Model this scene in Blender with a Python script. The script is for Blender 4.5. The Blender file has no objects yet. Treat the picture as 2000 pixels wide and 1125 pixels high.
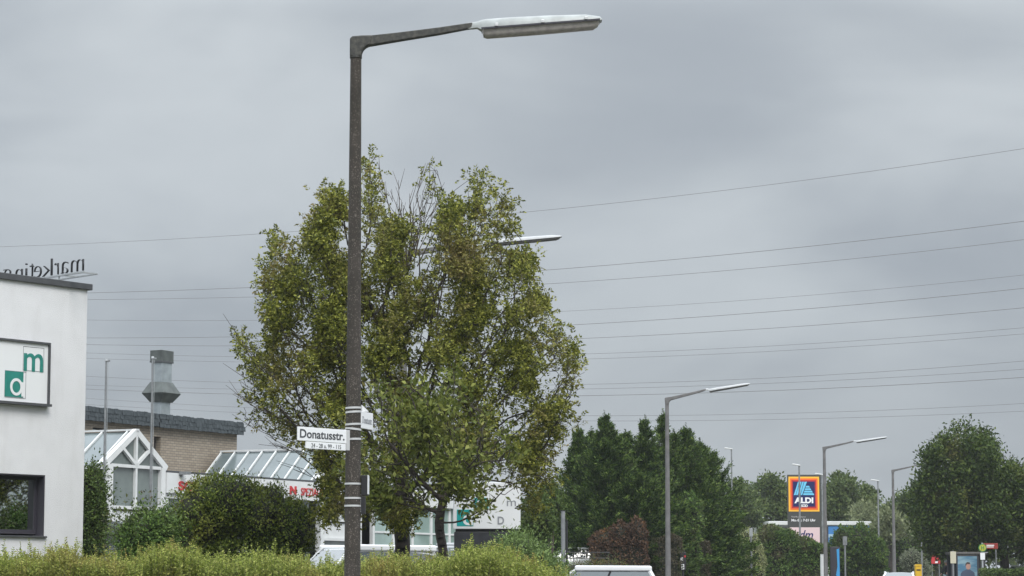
import bpy, math, random
import numpy as np
from mathutils import Vector, Matrix
random.seed(7)
rng = np.random.default_rng(7)
SC = bpy.context.scene
COL = SC.collection
R = math.radians

# ---------------------------------------------------------------- camera, sky, sun, exposure
EYE = 1.0
FPX = 5000.0                      # focal length in pixels of the 2000 px wide photograph
HORIZON = 1140.0
PITCH = math.atan((HORIZON - 562.5) / FPX)
cam_d = bpy.data.cameras.new('camera')
cam_d.sensor_width = 36.0
cam_d.lens = FPX / 2000.0 * 36.0
cam_d.clip_start = 0.5
cam_d.clip_end = 5000.0
cam = bpy.data.objects.new('camera', cam_d)
COL.objects.link(cam)
cam.location = (0, 0, EYE)
cam.rotation_euler = (math.pi / 2 + PITCH, 0, 0)
SC.camera = cam

SUN_EL, SUN_AZ = R(50), R(158)    # azimuth from +Y, clockwise
world = bpy.data.worlds.new('World')
SC.world = world
world.use_nodes = True
wn, wl = world.node_tree.nodes, world.node_tree.links
wn.clear()
w_out = wn.new('ShaderNodeOutputWorld')
w_mix = wn.new('ShaderNodeMixShader')
w_sky = wn.new('ShaderNodeTexSky'); w_sky.sky_type = 'NISHITA'; w_sky.sun_disc = False
w_sky.sun_elevation = SUN_EL; w_sky.sun_rotation = SUN_AZ
w_b1 = wn.new('ShaderNodeBackground'); w_b1.inputs[1].default_value = 0.10
w_b2 = wn.new('ShaderNodeBackground'); w_b2.inputs[1].default_value = 1.0
w_tc = wn.new('ShaderNodeTexCoord')
w_sep = wn.new('ShaderNodeSeparateXYZ')
wl.new(w_tc.outputs['Generated'], w_sep.inputs[0])
w_map = wn.new('ShaderNodeMapping'); w_map.inputs['Scale'].default_value = (1.0, 1.0, 2.6)
w_map.inputs['Rotation'].default_value = (0, R(-9), 0)
w_map.inputs['Location'].default_value = (3.10, 0.4, 1.3)
wl.new(w_tc.outputs['Generated'], w_map.inputs[0])
w_n1 = wn.new('ShaderNodeTexNoise'); w_n1.inputs['Scale'].default_value = 4.4
w_n1.inputs['Detail'].default_value = 4.5; w_n1.inputs['Roughness'].default_value = 0.5
w_n1.inputs['Distortion'].default_value = 0.35
wl.new(w_map.outputs[0], w_n1.inputs['Vector'])
w_r1 = wn.new('ShaderNodeValToRGB')
w_r1.color_ramp.interpolation = 'EASE'
w_r1.color_ramp.elements[0].position = 0.30; w_r1.color_ramp.elements[0].color = (0.37, 0.405, 0.445, 1)
w_r1.color_ramp.elements[1].position = 0.66; w_r1.color_ramp.elements[1].color = (0.56, 0.60, 0.63, 1)
wl.new(w_n1.outputs[0], w_r1.inputs[0])
# overcast luminance: slightly dim at the horizon, brighter towards the zenith
w_r2 = wn.new('ShaderNodeValToRGB')
e = w_r2.color_ramp.elements
e[0].position = 0.0; e[0].color = (0.166, 0.168, 0.173, 1)
e[len(e) - 1].position = 1.0; e[len(e) - 1].color = (1.0, 1.0, 1.0, 1)
e2 = e.new(0.06); e2.color = (0.172, 0.173, 0.177, 1)
e4 = e.new(0.45); e4.color = (0.66, 0.66, 0.66, 1)
e3 = e.new(0.22); e3.color = (0.228, 0.227, 0.225, 1)
wl.new(w_sep.outputs['Z'], w_r2.inputs[0])
w_mul = wn.new('ShaderNodeMix'); w_mul.data_type = 'RGBA'; w_mul.blend_type = 'MULTIPLY'
w_mul.inputs[0].default_value = 1.0
wl.new(w_r1.outputs[0], w_mul.inputs[6]); wl.new(w_r2.outputs[0], w_mul.inputs[7])
w_b2.inputs[1].default_value = 3.2
wl.new(w_mul.outputs[2], w_b2.inputs[0])
wl.new(w_sky.outputs[0], w_b1.inputs[0])
w_mix.inputs[0].default_value = 0.95
wl.new(w_b1.outputs[0], w_mix.inputs[1]); wl.new(w_b2.outputs[0], w_mix.inputs[2])
wl.new(w_mix.outputs[0], w_out.inputs[0])

sun_d = bpy.data.lights.new('sun', 'SUN')
sun_d.energy = 1.5; sun_d.angle = R(25); sun_d.color = (1.0, 0.965, 0.91)
sun = bpy.data.objects.new('sun', sun_d)
COL.objects.link(sun)
sdir = Vector((math.sin(SUN_AZ) * math.cos(SUN_EL), math.cos(SUN_AZ) * math.cos(SUN_EL), math.sin(SUN_EL)))
sun.rotation_euler = sdir.to_track_quat('Z', 'Y').to_euler()

SC.view_settings.view_transform = 'Standard'
SC.view_settings.look = 'None'
SC.view_settings.exposure = 0.6
SC.view_settings.gamma = 1.0
SC.view_settings.use_curve_mapping = False
SC.render.engine = 'CYCLES'
SC.cycles.max_bounces = 7
SC.cycles.transparent_max_bounces = 12

# ---------------------------------------------------------------- measuring helpers
CP, SP = math.cos(PITCH), math.sin(PITCH)

def ray(px, py):
    a, b = (px - 1000.0) / FPX, (562.5 - py) / FPX
    return Vector((a, CP - b * SP, SP + b * CP))

def P(px, py, D):
    r = ray(px, py)
    t = D / r.y
    return Vector((r.x * t, D, EYE + r.z * t))

def smooth(t, a, b):
    t = min(1.0, max(0.0, (t - a) / (b - a)))
    return t * t * (3 - 2 * t)

LINE = [(-200, -3.0), (0, -2.2), (36, -2.22), (59, -2.4), (80, 0.6), (105.4, 6.45), (142.4, 17.5), (170, 25.6), (230, 46), (400, 130)]

def line_x(y):                      # the row of lamps along the kerb
    if y <= LINE[0][0]: return LINE[0][1]
    for (a, xa), (b, xb) in zip(LINE, LINE[1:]):
        if y <= b:
            return xa + (xb - xa) * (y - a) / (b - a)
    return LINE[-1][1]

def g(x, y):                        # height of the ground
    far = 0.62 * smooth(y, 100, 156)
    lot = (0.45 * smooth(y, 45, 56) + 0.62 * smooth(y, 66, 104)) * (1 - smooth(x, line_x(y) - 3.2, line_x(y) - 1.4)) * (1 - smooth(y, 118, 150))
    return far + lot

class Facade:
    """A vertical plane: origin (ground point), local x along the wall, local y into the building."""
    def __init__(self, ox, oy, ang):
        self.o = Vector((ox, oy, g(ox, oy)))
        self.a = ang
        self.u = Vector((math.cos(ang), math.sin(ang), 0))
        self.v = Vector((-math.sin(ang), math.cos(ang), 0))
    def at(self, px, py, back=0.0):
        r = ray(px, py)
        c = Vector((0, 0, EYE))
        q = self.o + self.v * back
        t = (q - c).dot(self.v) / r.dot(self.v)
        h = c + r * t - q
        return h.dot(self.u), h.z

# ---------------------------------------------------------------- materials
MATS = {}
def mat(name, col, rough=0.6, metal=0.0, var=0.0, scale=6.0, col2=None, bump=0.0, bscale=40.0, spec=None, emit=0.0, coat=0.0, detail=4.0, lo=0.35, hi=0.65):
    if name in MATS: return MATS[name]
    m = bpy.data.materials.new(name); m.use_nodes = True
    n, l = m.node_tree.nodes, m.node_tree.links
    b = n['Principled BSDF']
    b.inputs['Base Color'].default_value = (*col, 1)
    b.inputs['Roughness'].default_value = rough
    b.inputs['Metallic'].default_value = metal
    if spec is not None: b.inputs['Specular IOR Level'].default_value = spec
    if coat: b.inputs['Coat Weight'].default_value = coat; b.inputs['Coat Roughness'].default_value = 0.05
    tc = n.new('ShaderNodeTexCoord')
    if col2 is not None or var > 0:
        if col2 is None: col2 = tuple(c * (1 - var) for c in col)
        t = n.new('ShaderNodeTexNoise'); t.inputs['Scale'].default_value = scale; t.inputs['Detail'].default_value = detail
        l.new(tc.outputs['Object'], t.inputs['Vector'])
        r = n.new('ShaderNodeValToRGB')
        r.color_ramp.elements[0].position = lo; r.color_ramp.elements[0].color = (*col2, 1)
        r.color_ramp.elements[1].position = hi; r.color_ramp.elements[1].color = (*col, 1)
        l.new(t.outputs[0], r.inputs[0]); l.new(r.outputs[0], b.inputs['Base Color'])
    if bump > 0:
        t = n.new('ShaderNodeTexNoise'); t.inputs['Scale'].default_value = bscale; t.inputs['Detail'].default_value = 5
        l.new(tc.outputs['Object'], t.inputs['Vector'])
        bp = n.new('ShaderNodeBump'); bp.inputs['Strength'].default_value = bump; bp.inputs['Distance'].default_value = 0.02
        l.new(t.outputs[0], bp.inputs['Height']); l.new(bp.outputs[0], b.inputs['Normal'])
    if emit:
        b.inputs['Emission Color'].default_value = (*col, 1); b.inputs['Emission Strength'].default_value = emit
    MATS[name] = m
    return m

def leafmat(name, c1, c2, c3, patch=None, pscale=1.2, plo=0.52, phi=0.66, trans=0.32, rough=0.5):  # tones spread wide per leaf, partly putting crown shade into the colour
    """Leaves: every leaf its own tone (c1..c3), with larger patches of another tone (yellowing, dry) through the crown."""
    if name in MATS: return MATS[name]
    m = bpy.data.materials.new(name); m.use_nodes = True
    n, l = m.node_tree.nodes, m.node_tree.links
    b = n['Principled BSDF']; out = n['Material Output']
    geo = n.new('ShaderNodeNewGeometry')
    r = n.new('ShaderNodeValToRGB')
    els = r.color_ramp.elements
    els[0].position = 0.0; els[0].color = (*c1, 1)
    els[1].position = 1.0; els[1].color = (*c3, 1)
    q = els.new(0.55); q.color = (*c2, 1)
    l.new(geo.outputs['Random Per Island'], r.inputs[0])
    colout = r.outputs[0]
    if patch is not None:
        tc = n.new('ShaderNodeTexCoord')
        t = n.new('ShaderNodeTexNoise'); t.inputs['Scale'].default_value = pscale; t.inputs['Detail'].default_value = 3
        l.new(tc.outputs['Object'], t.inputs['Vector'])
        pr = n.new('ShaderNodeMapRange'); pr.inputs[1].default_value = plo; pr.inputs[2].default_value = phi
        l.new(t.outputs[0], pr.inputs[0])
        mul = n.new('ShaderNodeMath'); mul.operation = 'MULTIPLY'
        mp = n.new('ShaderNodeMapRange'); mp.inputs[1].default_value = 0.0; mp.inputs[2].default_value = 1.0
        mp.inputs[3].default_value = 0.35; mp.inputs[4].default_value = 1.0
        w = n.new('ShaderNodeMath'); w.operation = 'FRACT'
        w2 = n.new('ShaderNodeMath'); w2.operation = 'MULTIPLY'; w2.inputs[1].default_value = 17.3
        l.new(geo.outputs['Random Per Island'], w2.inputs[0]); l.new(w2.outputs[0], w.inputs[0])
        l.new(w.outputs[0], mp.inputs[0])
        l.new(pr.outputs[0], mul.inputs[0]); l.new(mp.outputs[0], mul.inputs[1])
        mx = n.new('ShaderNodeMix'); mx.data_type = 'RGBA'
        l.new(mul.outputs[0], mx.inputs[0]); l.new(r.outputs[0], mx.inputs[6])
        mx.inputs[7].default_value = (*patch, 1)
        colout = mx.outputs[2]
    l.new(colout, b.inputs['Base Color'])
    b.inputs['Roughness'].default_value = rough
    b.inputs['Specular IOR Level'].default_value = 0.14
    tr = n.new('ShaderNodeBsdfTranslucent')
    l.new(colout, tr.inputs[0])
    ms = n.new('ShaderNodeMixShader'); ms.inputs[0].default_value = trans
    l.new(b.outputs[0], ms.inputs[1]); l.new(tr.outputs[0], ms.inputs[2]); l.new(ms.outputs[0], out.inputs[0])
    MATS[name] = m
    return m

M_RENDER = mat('white_render', (0.70, 0.70, 0.715), 0.9, var=0.05, scale=2.2, bump=0.5, bscale=60)
def streaks(m, strength, sx=5.0, sz=0.35, tint=(0.62, 0.60, 0.56)):
    n, l = m.node_tree.nodes, m.node_tree.links
    b = n['Principled BSDF']; src = b.inputs['Base Color'].links[0].from_socket
    tc = n.new('ShaderNodeTexCoord'); mp = n.new('ShaderNodeMapping'); mp.inputs['Scale'].default_value = (sx, sx, sz)
    t = n.new('ShaderNodeTexNoise'); t.inputs['Scale'].default_value = 1.0; t.inputs['Detail'].default_value = 7; t.inputs['Roughness'].default_value = 0.65
    l.new(tc.outputs['Object'], mp.inputs[0]); l.new(mp.outputs[0], t.inputs['Vector'])
    mr = n.new('ShaderNodeMapRange'); mr.inputs[1].default_value = 0.5; mr.inputs[2].default_value = 0.75; mr.inputs[4].default_value = strength
    l.new(t.outputs[0], mr.inputs[0])
    mx = n.new('ShaderNodeMix'); mx.data_type = 'RGBA'; mx.blend_type = 'MULTIPLY'
    l.new(mr.outputs[0], mx.inputs[0]); l.new(src, mx.inputs[6]); mx.inputs[7].default_value = (*tint, 1)
    l.new(mx.outputs[2], b.inputs['Base Color'])
streaks(M_RENDER, 0.22, 2.6, 0.55)
M_WHITE = mat('white_paint', (0.66, 0.67, 0.67), 0.5, var=0.10, scale=2.5)
M_ENAMEL = mat('sign_white', (0.74, 0.75, 0.76), 0.4)
M_CAP = mat('grey_metal_cap', (0.075, 0.078, 0.085), 0.5, var=0.2, scale=5)
M_DARKFR = mat('anthracite_frame', (0.035, 0.032, 0.042), 0.5)
M_BLACK = mat('black', (0.012, 0.012, 0.014), 0.5)
M_GLASS = mat('window_glass', (0.52, 0.57, 0.54), 0.02, metal=1.0, coat=1.0)
M_ROOM = mat('room_dark', (0.03, 0.03, 0.03), 0.9)
M_ROOFGLASS = mat('roof_glass', (0.15, 0.18, 0.185), 0.12, spec=0.7, coat=0.2, var=0.25, scale=1.3)
M_SHOPGLASS = mat('shop_glass', (0.16, 0.19, 0.18), 0.06, spec=0.9, var=0.5, scale=0.8)
M_GREENGLASS = mat('green_tinted_glass', (0.30, 0.40, 0.37), 0.05, spec=1.0, var=0.3, scale=0.9)
M_GREEN = mat('sign_green', (0.03, 0.24, 0.20), 0.4, var=0.2, scale=9)
M_TEAL = mat('sign_teal', (0.01, 0.32, 0.31), 0.4)
M_TEXTD = mat('lettering_dark', (0.05, 0.055, 0.06), 0.5)
M_TEXTG = mat('lettering_grey', (0.25, 0.26, 0.28), 0.5)
M_RED = mat('lettering_red', (0.48, 0.03, 0.035), 0.45)
M_STEEL = mat('galvanised_steel', (0.30, 0.31, 0.32), 0.45, metal=0.5, var=0.3, scale=4)
M_PALEST = mat('pale_steel', (0.42, 0.44, 0.45), 0.4, metal=0.3, var=0.2, scale=3)
M_BAND = mat('strap_steel', (0.62, 0.62, 0.62), 0.35, metal=0.4)
M_ALU = mat('lamp_housing', (0.36, 0.38, 0.375), 0.4, var=0.22, scale=7)
M_DIFF = mat('lamp_diffuser', (0.40, 0.365, 0.345), 0.35, var=0.25, scale=14)
M_HEADW = mat('lamp_head_pale', (0.42, 0.43, 0.44), 0.4, var=0.15)
M_LAMPGREY = mat('weathered_lamp_grey', (0.16, 0.155, 0.155), 0.7, var=0.3, scale=5)
M_ARM = mat('dark_cast_arm', (0.045, 0.045, 0.043), 0.85, col2=(0.085, 0.082, 0.072), scale=16, bump=0.4, bscale=60, lo=0.35, hi=0.6)
M_DUCT = mat('duct_cladding', (0.11, 0.125, 0.12), 0.55, metal=0.2, var=0.45, scale=2.5)
M_DUCTPALE = mat('duct_pale', (0.33, 0.37, 0.39), 0.4, metal=0.3, var=0.25, scale=3)
M_SHINGLE = mat('slate_shingle', (0.052, 0.063, 0.070), 0.75, col2=(0.022, 0.03, 0.035), scale=8)
M_BARK = mat('bark', (0.060, 0.048, 0.040), 0.9, col2=(0.028, 0.023, 0.02), scale=14, bump=0.6, bscale=40)
M_TWIG = mat('twig_bark', (0.085, 0.067, 0.055), 0.9, var=0.4, scale=8)
M_ASPHALT = mat('asphalt', (0.05, 0.05, 0.052), 0.9, var=0.25, scale=3, bump=0.4, bscale=80)
M_PAVE = mat('paving', (0.24, 0.235, 0.225), 0.9, var=0.25, scale=2, bump=0.3)
M_KERB = mat('kerb_stone', (0.30, 0.30, 0.29), 0.9, var=0.2, scale=3)
M_SOIL = mat('soil_and_grass', (0.06, 0.085, 0.03), 0.95, col2=(0.075, 0.06, 0.04), scale=0.6, bump=0.5, bscale=8)
M_PAINTW = mat('road_paint', (0.70, 0.70, 0.68), 0.7, var=0.2, scale=8)
M_CARW = mat('car_white', (0.76, 0.77, 0.78), 0.25, coat=1.0)
M_CARS = mat('car_silver', (0.42, 0.43, 0.44), 0.3, metal=0.5, coat=1.0)
M_CARD = mat('car_dark', (0.035, 0.045, 0.05), 0.25, coat=1.0)
M_CARGLASS = mat('car_glass', (0.04, 0.055, 0.065), 0.03, spec=1.0, coat=1.0)
M_TYRE = mat('tyre', (0.02, 0.02, 0.02), 0.9)
M_RIM = mat('wheel_rim', (0.5, 0.5, 0.52), 0.3, metal=0.8)
M_WIRE = mat('cable', (0.14, 0.13, 0.125), 0.5)

# concrete pole with exposed light aggregate
def aggregate():
    m = bpy.data.materials.new('exposed_aggregate'); m.use_nodes = True
    n, l = m.node_tree.nodes, m.node_tree.links
    b = n['Principled BSDF']; b.inputs['Roughness'].default_value = 0.9
    tc = n.new('ShaderNodeTexCoord')
    v = n.new('ShaderNodeTexVoronoi'); v.inputs['Scale'].default_value = 85
    l.new(tc.outputs['Object'], v.inputs['Vector'])
    r = n.new('ShaderNodeValToRGB')
    r.color_ramp.elements[0].position = 0.84; r.color_ramp.elements[0].color = (0.044, 0.038, 0.033, 1)
    r.color_ramp.elements[1].position = 0.99; r.color_ramp.elements[1].color = (0.15, 0.135, 0.12, 1)
    sp = n.new('ShaderNodeSeparateColor')
    l.new(v.outputs['Color'], sp.inputs[0]); l.new(sp.outputs[0], r.inputs[0])
    t = n.new('ShaderNodeTexNoise'); t.inputs['Scale'].default_value = 2.5; t.inputs['Detail'].default_value = 6
    l.new(tc.outputs['Object'], t.inputs['Vector'])
    mx = n.new('ShaderNodeMix'); mx.data_type = 'RGBA'; mx.blend_type = 'MULTIPLY'
    r2 = n.new('ShaderNodeValToRGB')
    r2.color_ramp.elements[0].position = 0.3; r2.color_ramp.elements[0].color = (0.72, 0.72, 0.66, 1)
    r2.color_ramp.elements[1].position = 0.7; r2.color_ramp.elements[1].color = (1.25, 1.2, 1.18, 1)
    l.new(t.outputs[0], r2.inputs[0]); mx.inputs[0].default_value = 1
    l.new(r.outputs[0], mx.inputs[6]); l.new(r2.outputs[0], mx.inputs[7]); l.new(mx.outputs[2], b.inputs['Base Color'])
    bp = n.new('ShaderNodeBump'); bp.inputs['Strength'].default_value = 0.6; bp.inputs['Distance'].default_value = 0.01
    l.new(v.outputs['Distance'], bp.inputs['Height']); l.new(bp.outputs[0], b.inputs['Normal'])
    return m
M_AGG = aggregate()
streaks(M_AGG, 0.9, 9.0, 0.5, (0.50, 0.52, 0.42))

def brickmat():
    m = bpy.data.materials.new('buff_brick'); m.use_nodes = True
    n, l = m.node_tree.nodes, m.node_tree.links
    b = n['Principled BSDF']; b.inputs['Roughness'].default_value = 0.9
    tc = n.new('ShaderNodeTexCoord')
    sp = n.new('ShaderNodeSeparateXYZ'); cb = n.new('ShaderNodeCombineXYZ')
    l.new(tc.outputs['Object'], sp.inputs[0])
    l.new(sp.outputs['X'], cb.inputs['X']); l.new(sp.outputs['Z'], cb.inputs['Y'])
    br = n.new('ShaderNodeTexBrick')
    br.inputs['Color1'].default_value = (0.34, 0.29, 0.225, 1); br.inputs['Color2'].default_value = (0.265, 0.22, 0.17, 1)
    br.inputs['Mortar'].default_value = (0.165, 0.145, 0.125, 1)
    br.inputs['Scale'].default_value = 1.0; br.inputs['Brick Width'].default_value = 0.25
    br.inputs['Row Height'].default_value = 0.083; br.inputs['Mortar Size'].default_value = 0.009
    l.new(cb.outputs[0], br.inputs['Vector']); l.new(br.outputs[0], b.inputs['Base Color'])
    bp = n.new('ShaderNodeBump'); bp.invert = True; bp.inputs['Strength'].default_value = 0.7; bp.inputs['Distance'].default_value = 0.01
    l.new(br.outputs['Fac'], bp.inputs['Height']); l.new(bp.outputs[0], b.inputs['Normal'])
    return m
M_BRICK = brickmat()

# ---------------------------------------------------------------- object helpers
def mesh_np(name, verts, faces_flat, k):
    """verts (N,3), faces_flat (F*k) with k vertices per face."""
    me = bpy.data.meshes.new(name)
    verts = np.ascontiguousarray(verts, dtype=np.float32)
    ff = np.ascontiguousarray(faces_flat, dtype=np.int32).ravel()
    nf = len(ff) // k
    me.vertices.add(len(verts)); me.vertices.foreach_set('co', verts.ravel())
    me.loops.add(len(ff)); me.loops.foreach_set('vertex_index', ff)
    me.polygons.add(nf)
    me.polygons.foreach_set('loop_start', np.arange(0, nf * k, k, dtype=np.int32))
    try: me.polygons.foreach_set('loop_total', np.full(nf, k, dtype=np.int32))
    except Exception: pass
    me.update(calc_edges=True)
    me.validate()
    return me

def link(name, me, m=None, parent=None, smooth_=False):
    o = bpy.data.objects.new(name, me)
    COL.objects.link(o)
    if m is not None:
        if len(me.materials) == 0: me.materials.append(m)
    if parent is not None: o.parent = parent
    if smooth_ and hasattr(me, 'polygons'):
        me.polygons.foreach_set('use_smooth', [True] * len(me.polygons)); me.update()
    return o

def tag(o, label=None, cat=None, group=None, kind=None):
    if label: o['label'] = label
    if cat: o['category'] = cat
    if group: o['group'] = group
    if kind: o['kind'] = kind
    return o

def thing(name, label, cat, loc=(0, 0, 0), rz=0.0, group=None):
    o = bpy.data.objects.new(name, None)
    COL.objects.link(o)
    o.location = loc; o.rotation_euler = (0, 0, rz)
    return tag(o, label, cat, group)

KIDS = {}
def copy_tree(o, parent=None):
    c = o.copy(); COL.objects.link(c)
    if parent is not None: c.parent = parent
    for ch in [x for x in bpy.data.objects if x.parent == o]:
        copy_tree(ch, c)
    return c

class MB:
    def __init__(s): s.v, s.f = [], []
    def add(s, vs, fs):
        b = len(s.v); s.v += [tuple(x) for x in vs]; s.f += [tuple(b + i for i in f) for f in fs]; return s
    def box(s, x0, x1, y0, y1, z0, z1, Mx=None):
        vs = [Vector((x, y, z)) for z in (z0, z1) for y in (y0, y1) for x in (x0, x1)]
        if Mx is not None: vs = [Mx @ q for q in vs]
        return s.add(vs, [(0, 2, 3, 1), (4, 5, 7, 6), (0, 1, 5, 4), (2, 6, 7, 3), (0, 4, 6, 2), (1, 3, 7, 5)])
    def bar(s, a, b, w, d, up=Vector((0, 0, 1))):
        a, b = Vector(a), Vector(b); t = (b - a).normalized()
        sd = t.cross(up)
        if sd.length < 1e-4: sd = t.cross(Vector((0, 1, 0)))
        sd.normalize(); nu = sd.cross(t).normalized()
        vs = [q + sd * (i * w / 2) + nu * (j * d / 2) for q in (a, b) for i, j in ((-1, -1), (1, -1), (1, 1), (-1, 1))]
        return s.add(vs, [(0, 1, 2, 3), (7, 6, 5, 4), (0, 4, 5, 1), (1, 5, 6, 2), (2, 6, 7, 3), (3, 7, 4, 0)])
    def tube(s, pts, rad, n=12, caps=True):
        pts = [Vector(p) for p in pts]
        if not hasattr(rad, '__len__'): rad = [rad] * len(pts)
        base = len(s.v); ref = None
        for i, p in enumerate(pts):
            t = (pts[min(i + 1, len(pts) - 1)] - pts[max(i - 1, 0)]).normalized()
            if ref is None:
                ref = t.cross(Vector((0, 0, 1)))
                if ref.length < 1e-3: ref = Vector((1, 0, 0))
            ref = (ref - t * ref.dot(t)).normalized(); bi = t.cross(ref)
            for k in range(n):
                a = 2 * math.pi * k / n
                s.v.append(tuple(p + (ref * math.cos(a) + bi * math.sin(a)) * rad[i]))
        for i in range(len(pts) - 1):
            for k in range(n):
                a, b = base + i * n + k, base + i * n + (k + 1) % n
                s.f.append((a, b, b + n, a + n))
        if caps:
            s.f.append(tuple(base + k for k in range(n))[::-1])
            s.f.append(tuple(base + (len(pts) - 1) * n + k for k in range(n)))
        return s
    def prism(s, poly, h0, h1, Mx=None):
        """poly in x,z ; extruded along y from h0 to h1"""
        n = len(poly)
        vs = [Vector((x, h, z)) for h in (h0, h1) for x, z in poly]
        if Mx is not None: vs = [Mx @ q for q in vs]
        fs = [tuple(range(n)), tuple(range(2 * n - 1, n - 1, -1))] + [(i, i + n, (i + 1) % n + n, (i + 1) % n) for i in range(n)]
        return s.add(vs, fs)
    def mesh(s, name):
        me = bpy.data.meshes.new(name); me.from_pydata(s.v, [], s.f)
        import bmesh
        bm = bmesh.new(); bm.from_mesh(me); bmesh.ops.recalc_face_normals(bm, faces=bm.faces); bm.to_mesh(me); bm.free()
        return me
    def build(s, name, m, parent=None, smooth_=False, bevel=0.0, segs=2):
        o = link(name, s.mesh(name), m, parent)
        if bevel:
            md = o.modifiers.new('edge', 'BEVEL'); md.width = bevel; md.segments = segs; md.limit_method = 'ANGLE'; md.angle_limit = R(40)
        if smooth_:
            o.data.polygons.foreach_set('use_smooth', [True] * len(o.data.polygons))
            try: o.data.set_sharp_from_angle(angle=R(42))
            except Exception: pass
        return o

def text_mesh(body, w, h, depth=0.004, bold=0.0, shear=0.0):
    """Lettering as a mesh fitted to a box w x h, lower left corner at 0, facing +Z."""
    cu = bpy.data.curves.new('lettering', 'FONT'); cu.body = body; cu.offset = bold; cu.extrude = 0.05; cu.resolution_u = 4; cu.shear = shear
    ob = bpy.data.objects.new('lettering_tmp', cu); COL.objects.link(ob)
    bpy.context.view_layer.update()
    me = bpy.data.meshes.new_from_object(ob.evaluated_get(bpy.context.evaluated_depsgraph_get()))
    bpy.data.objects.remove(ob)
    n = len(me.vertices); co = np.zeros(n * 3, dtype=np.float32); me.vertices.foreach_get('co', co); co = co.reshape(-1, 3)
    mn, mx = co.min(0), co.max(0)
    co = (co - mn) / np.maximum(mx - mn, 1e-6) * np.array([w, h, depth], dtype=np.float32)
    me.vertices.foreach_set('co', co.ravel()); me.update()
    me.materials.clear()
    return me

def text_on(name, body, parent, x, y, z, w, h, m, depth=0.004, bold=0.0, shear=0.0, mirror=False):
    """Lettering on the local face y (facing -y) of a parent whose local x runs to the right."""
    o = link(name, text_mesh(body, w, h, depth, bold, shear), m, parent)
    if mirror:
        o.location = (x + w, y, z); o.rotation_euler = (math.pi / 2, 0, math.pi)
    else:
        o.location = (x, y, z); o.rotation_euler = (math.pi / 2, 0, 0)
    return o

def wall_holes(mb, x0, x1, z0, z1, y0, y1, holes):
    xs = sorted({x0, x1, *[min(max(h[i], x0), x1) for h in holes for i in (0, 1)]})
    zs = sorted({z0, z1, *[min(max(h[i], z0), z1) for h in holes for i in (2, 3)]})
    for xa, xb in zip(xs, xs[1:]):
        for za, zb in zip(zs, zs[1:]):
            cx, cz = (xa + xb) / 2, (za + zb) / 2
            if any(h[0] < cx < h[1] and h[2] < cz < h[3] for h in holes): continue
            mb.box(xa, xb, y0, y1, za, zb)

# ---------------------------------------------------------------- ground, roads
xs = sorted(set([-1500, -600, -300, -150, -90, -60] + list(np.arange(-44, 60, 2.0)) + [70, 90, 120, 160, 220, 300, 450, 800, 1500]))
ys = sorted(set([-300, -100, -40, -10] + list(np.arange(0, 190, 3.0)) + [200, 220, 260, 320, 420, 600, 900, 1600, 3000]))
vv = [(x, y, g(x, y) - 0.03) for y in ys for x in xs]
nx = len(xs)
ff = [(j * nx + i, j * nx + i + 1, (j + 1) * nx + i + 1, (j + 1) * nx + i) for j in range(len(ys) - 1) for i in range(nx - 1)]
me = bpy.data.meshes.new('ground'); me.from_pydata(vv, [], ff)
tag(link('ground', me, M_SOIL), kind='structure')

RY = [float(y) for y in np.arange(-60, 400, 4.0)]
def strip(name, off0, off1, dz, m, thick=0.0, kind='structure', ylist=None):
    mb = MB(); ylist = ylist or RY
    vs = []
    for y in ylist:
        zc = 0.62 * smooth(y, 100, 156) + dz
        vs += [(line_x(y) + off0, y, zc), (line_x(y) + off1, y, zc)]
    n = len(ylist)
    mb.add(vs, [(2 * i, 2 * i + 1, 2 * i + 3, 2 * i + 2) for i in range(n - 1)])
    if thick:
        vs2 = [(x, y, z - thick) for x, y, z in vs]
        b = len(mb.v); mb.v += vs2
        for i in range(n - 1):
            mb.f.append((2 * i, 2 * i + 2, b + 2 * i + 2, b + 2 * i)); mb.f.append((2 * i + 1, b + 2 * i + 1, b + 2 * i + 3, 2 * i + 3))
    return tag(mb.build(name, m), kind=kind)
strip('road', 0.75, 8.2, 0.004, M_ASPHALT)
strip('pavement', -1.35, 0.6, 0.12, M_PAVE, 0.25)
strip('pavement', 8.35, 10.6, 0.12, M_PAVE, 0.25)
strip('kerb', 0.6, 0.75, 0.13, M_KERB, 0.26)
strip('kerb', 8.2, 8.35, 0.13, M_KERB, 0.26)
mk = MB()
for y in np.arange(-30, 380, 9.0):
    a, b_ = line_x(y) + 4.4, line_x(y + 4) + 4.4
    za, zb = 0.62 * smooth(y, 100, 156) + 0.012, 0.62 * smooth(y + 4, 100, 156) + 0.012
    mk.add([(a, y, za), (a + 0.13, y, za), (b_ + 0.13, y + 4, zb), (b_, y + 4, zb)], [(0, 1, 2, 3)])
tag(mk.build('lane_markings', M_PAINTW), kind='structure')
# the car park behind the low hedge
lotv, lotf = [], []
ly = [float(y) for y in np.arange(56, 100, 3.0)]
for y in ly:
    for k in range(6):
        x = -40 + (line_x(y) - 4.5 + 40) * k / 5
        lotv.append((x, y, g(x, y) + 0.004))
for j in range(len(ly) - 1):
    for k in range(5):
        lotf.append((j * 6 + k, j * 6 + k + 1, (j + 1) * 6 + k + 1, (j + 1) * 6 + k))
me = bpy.data.meshes.new('car_park'); me.from_pydata(lotv, [], lotf)
tag(link('car_park', me, M_ASPHALT), kind='structure')

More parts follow.
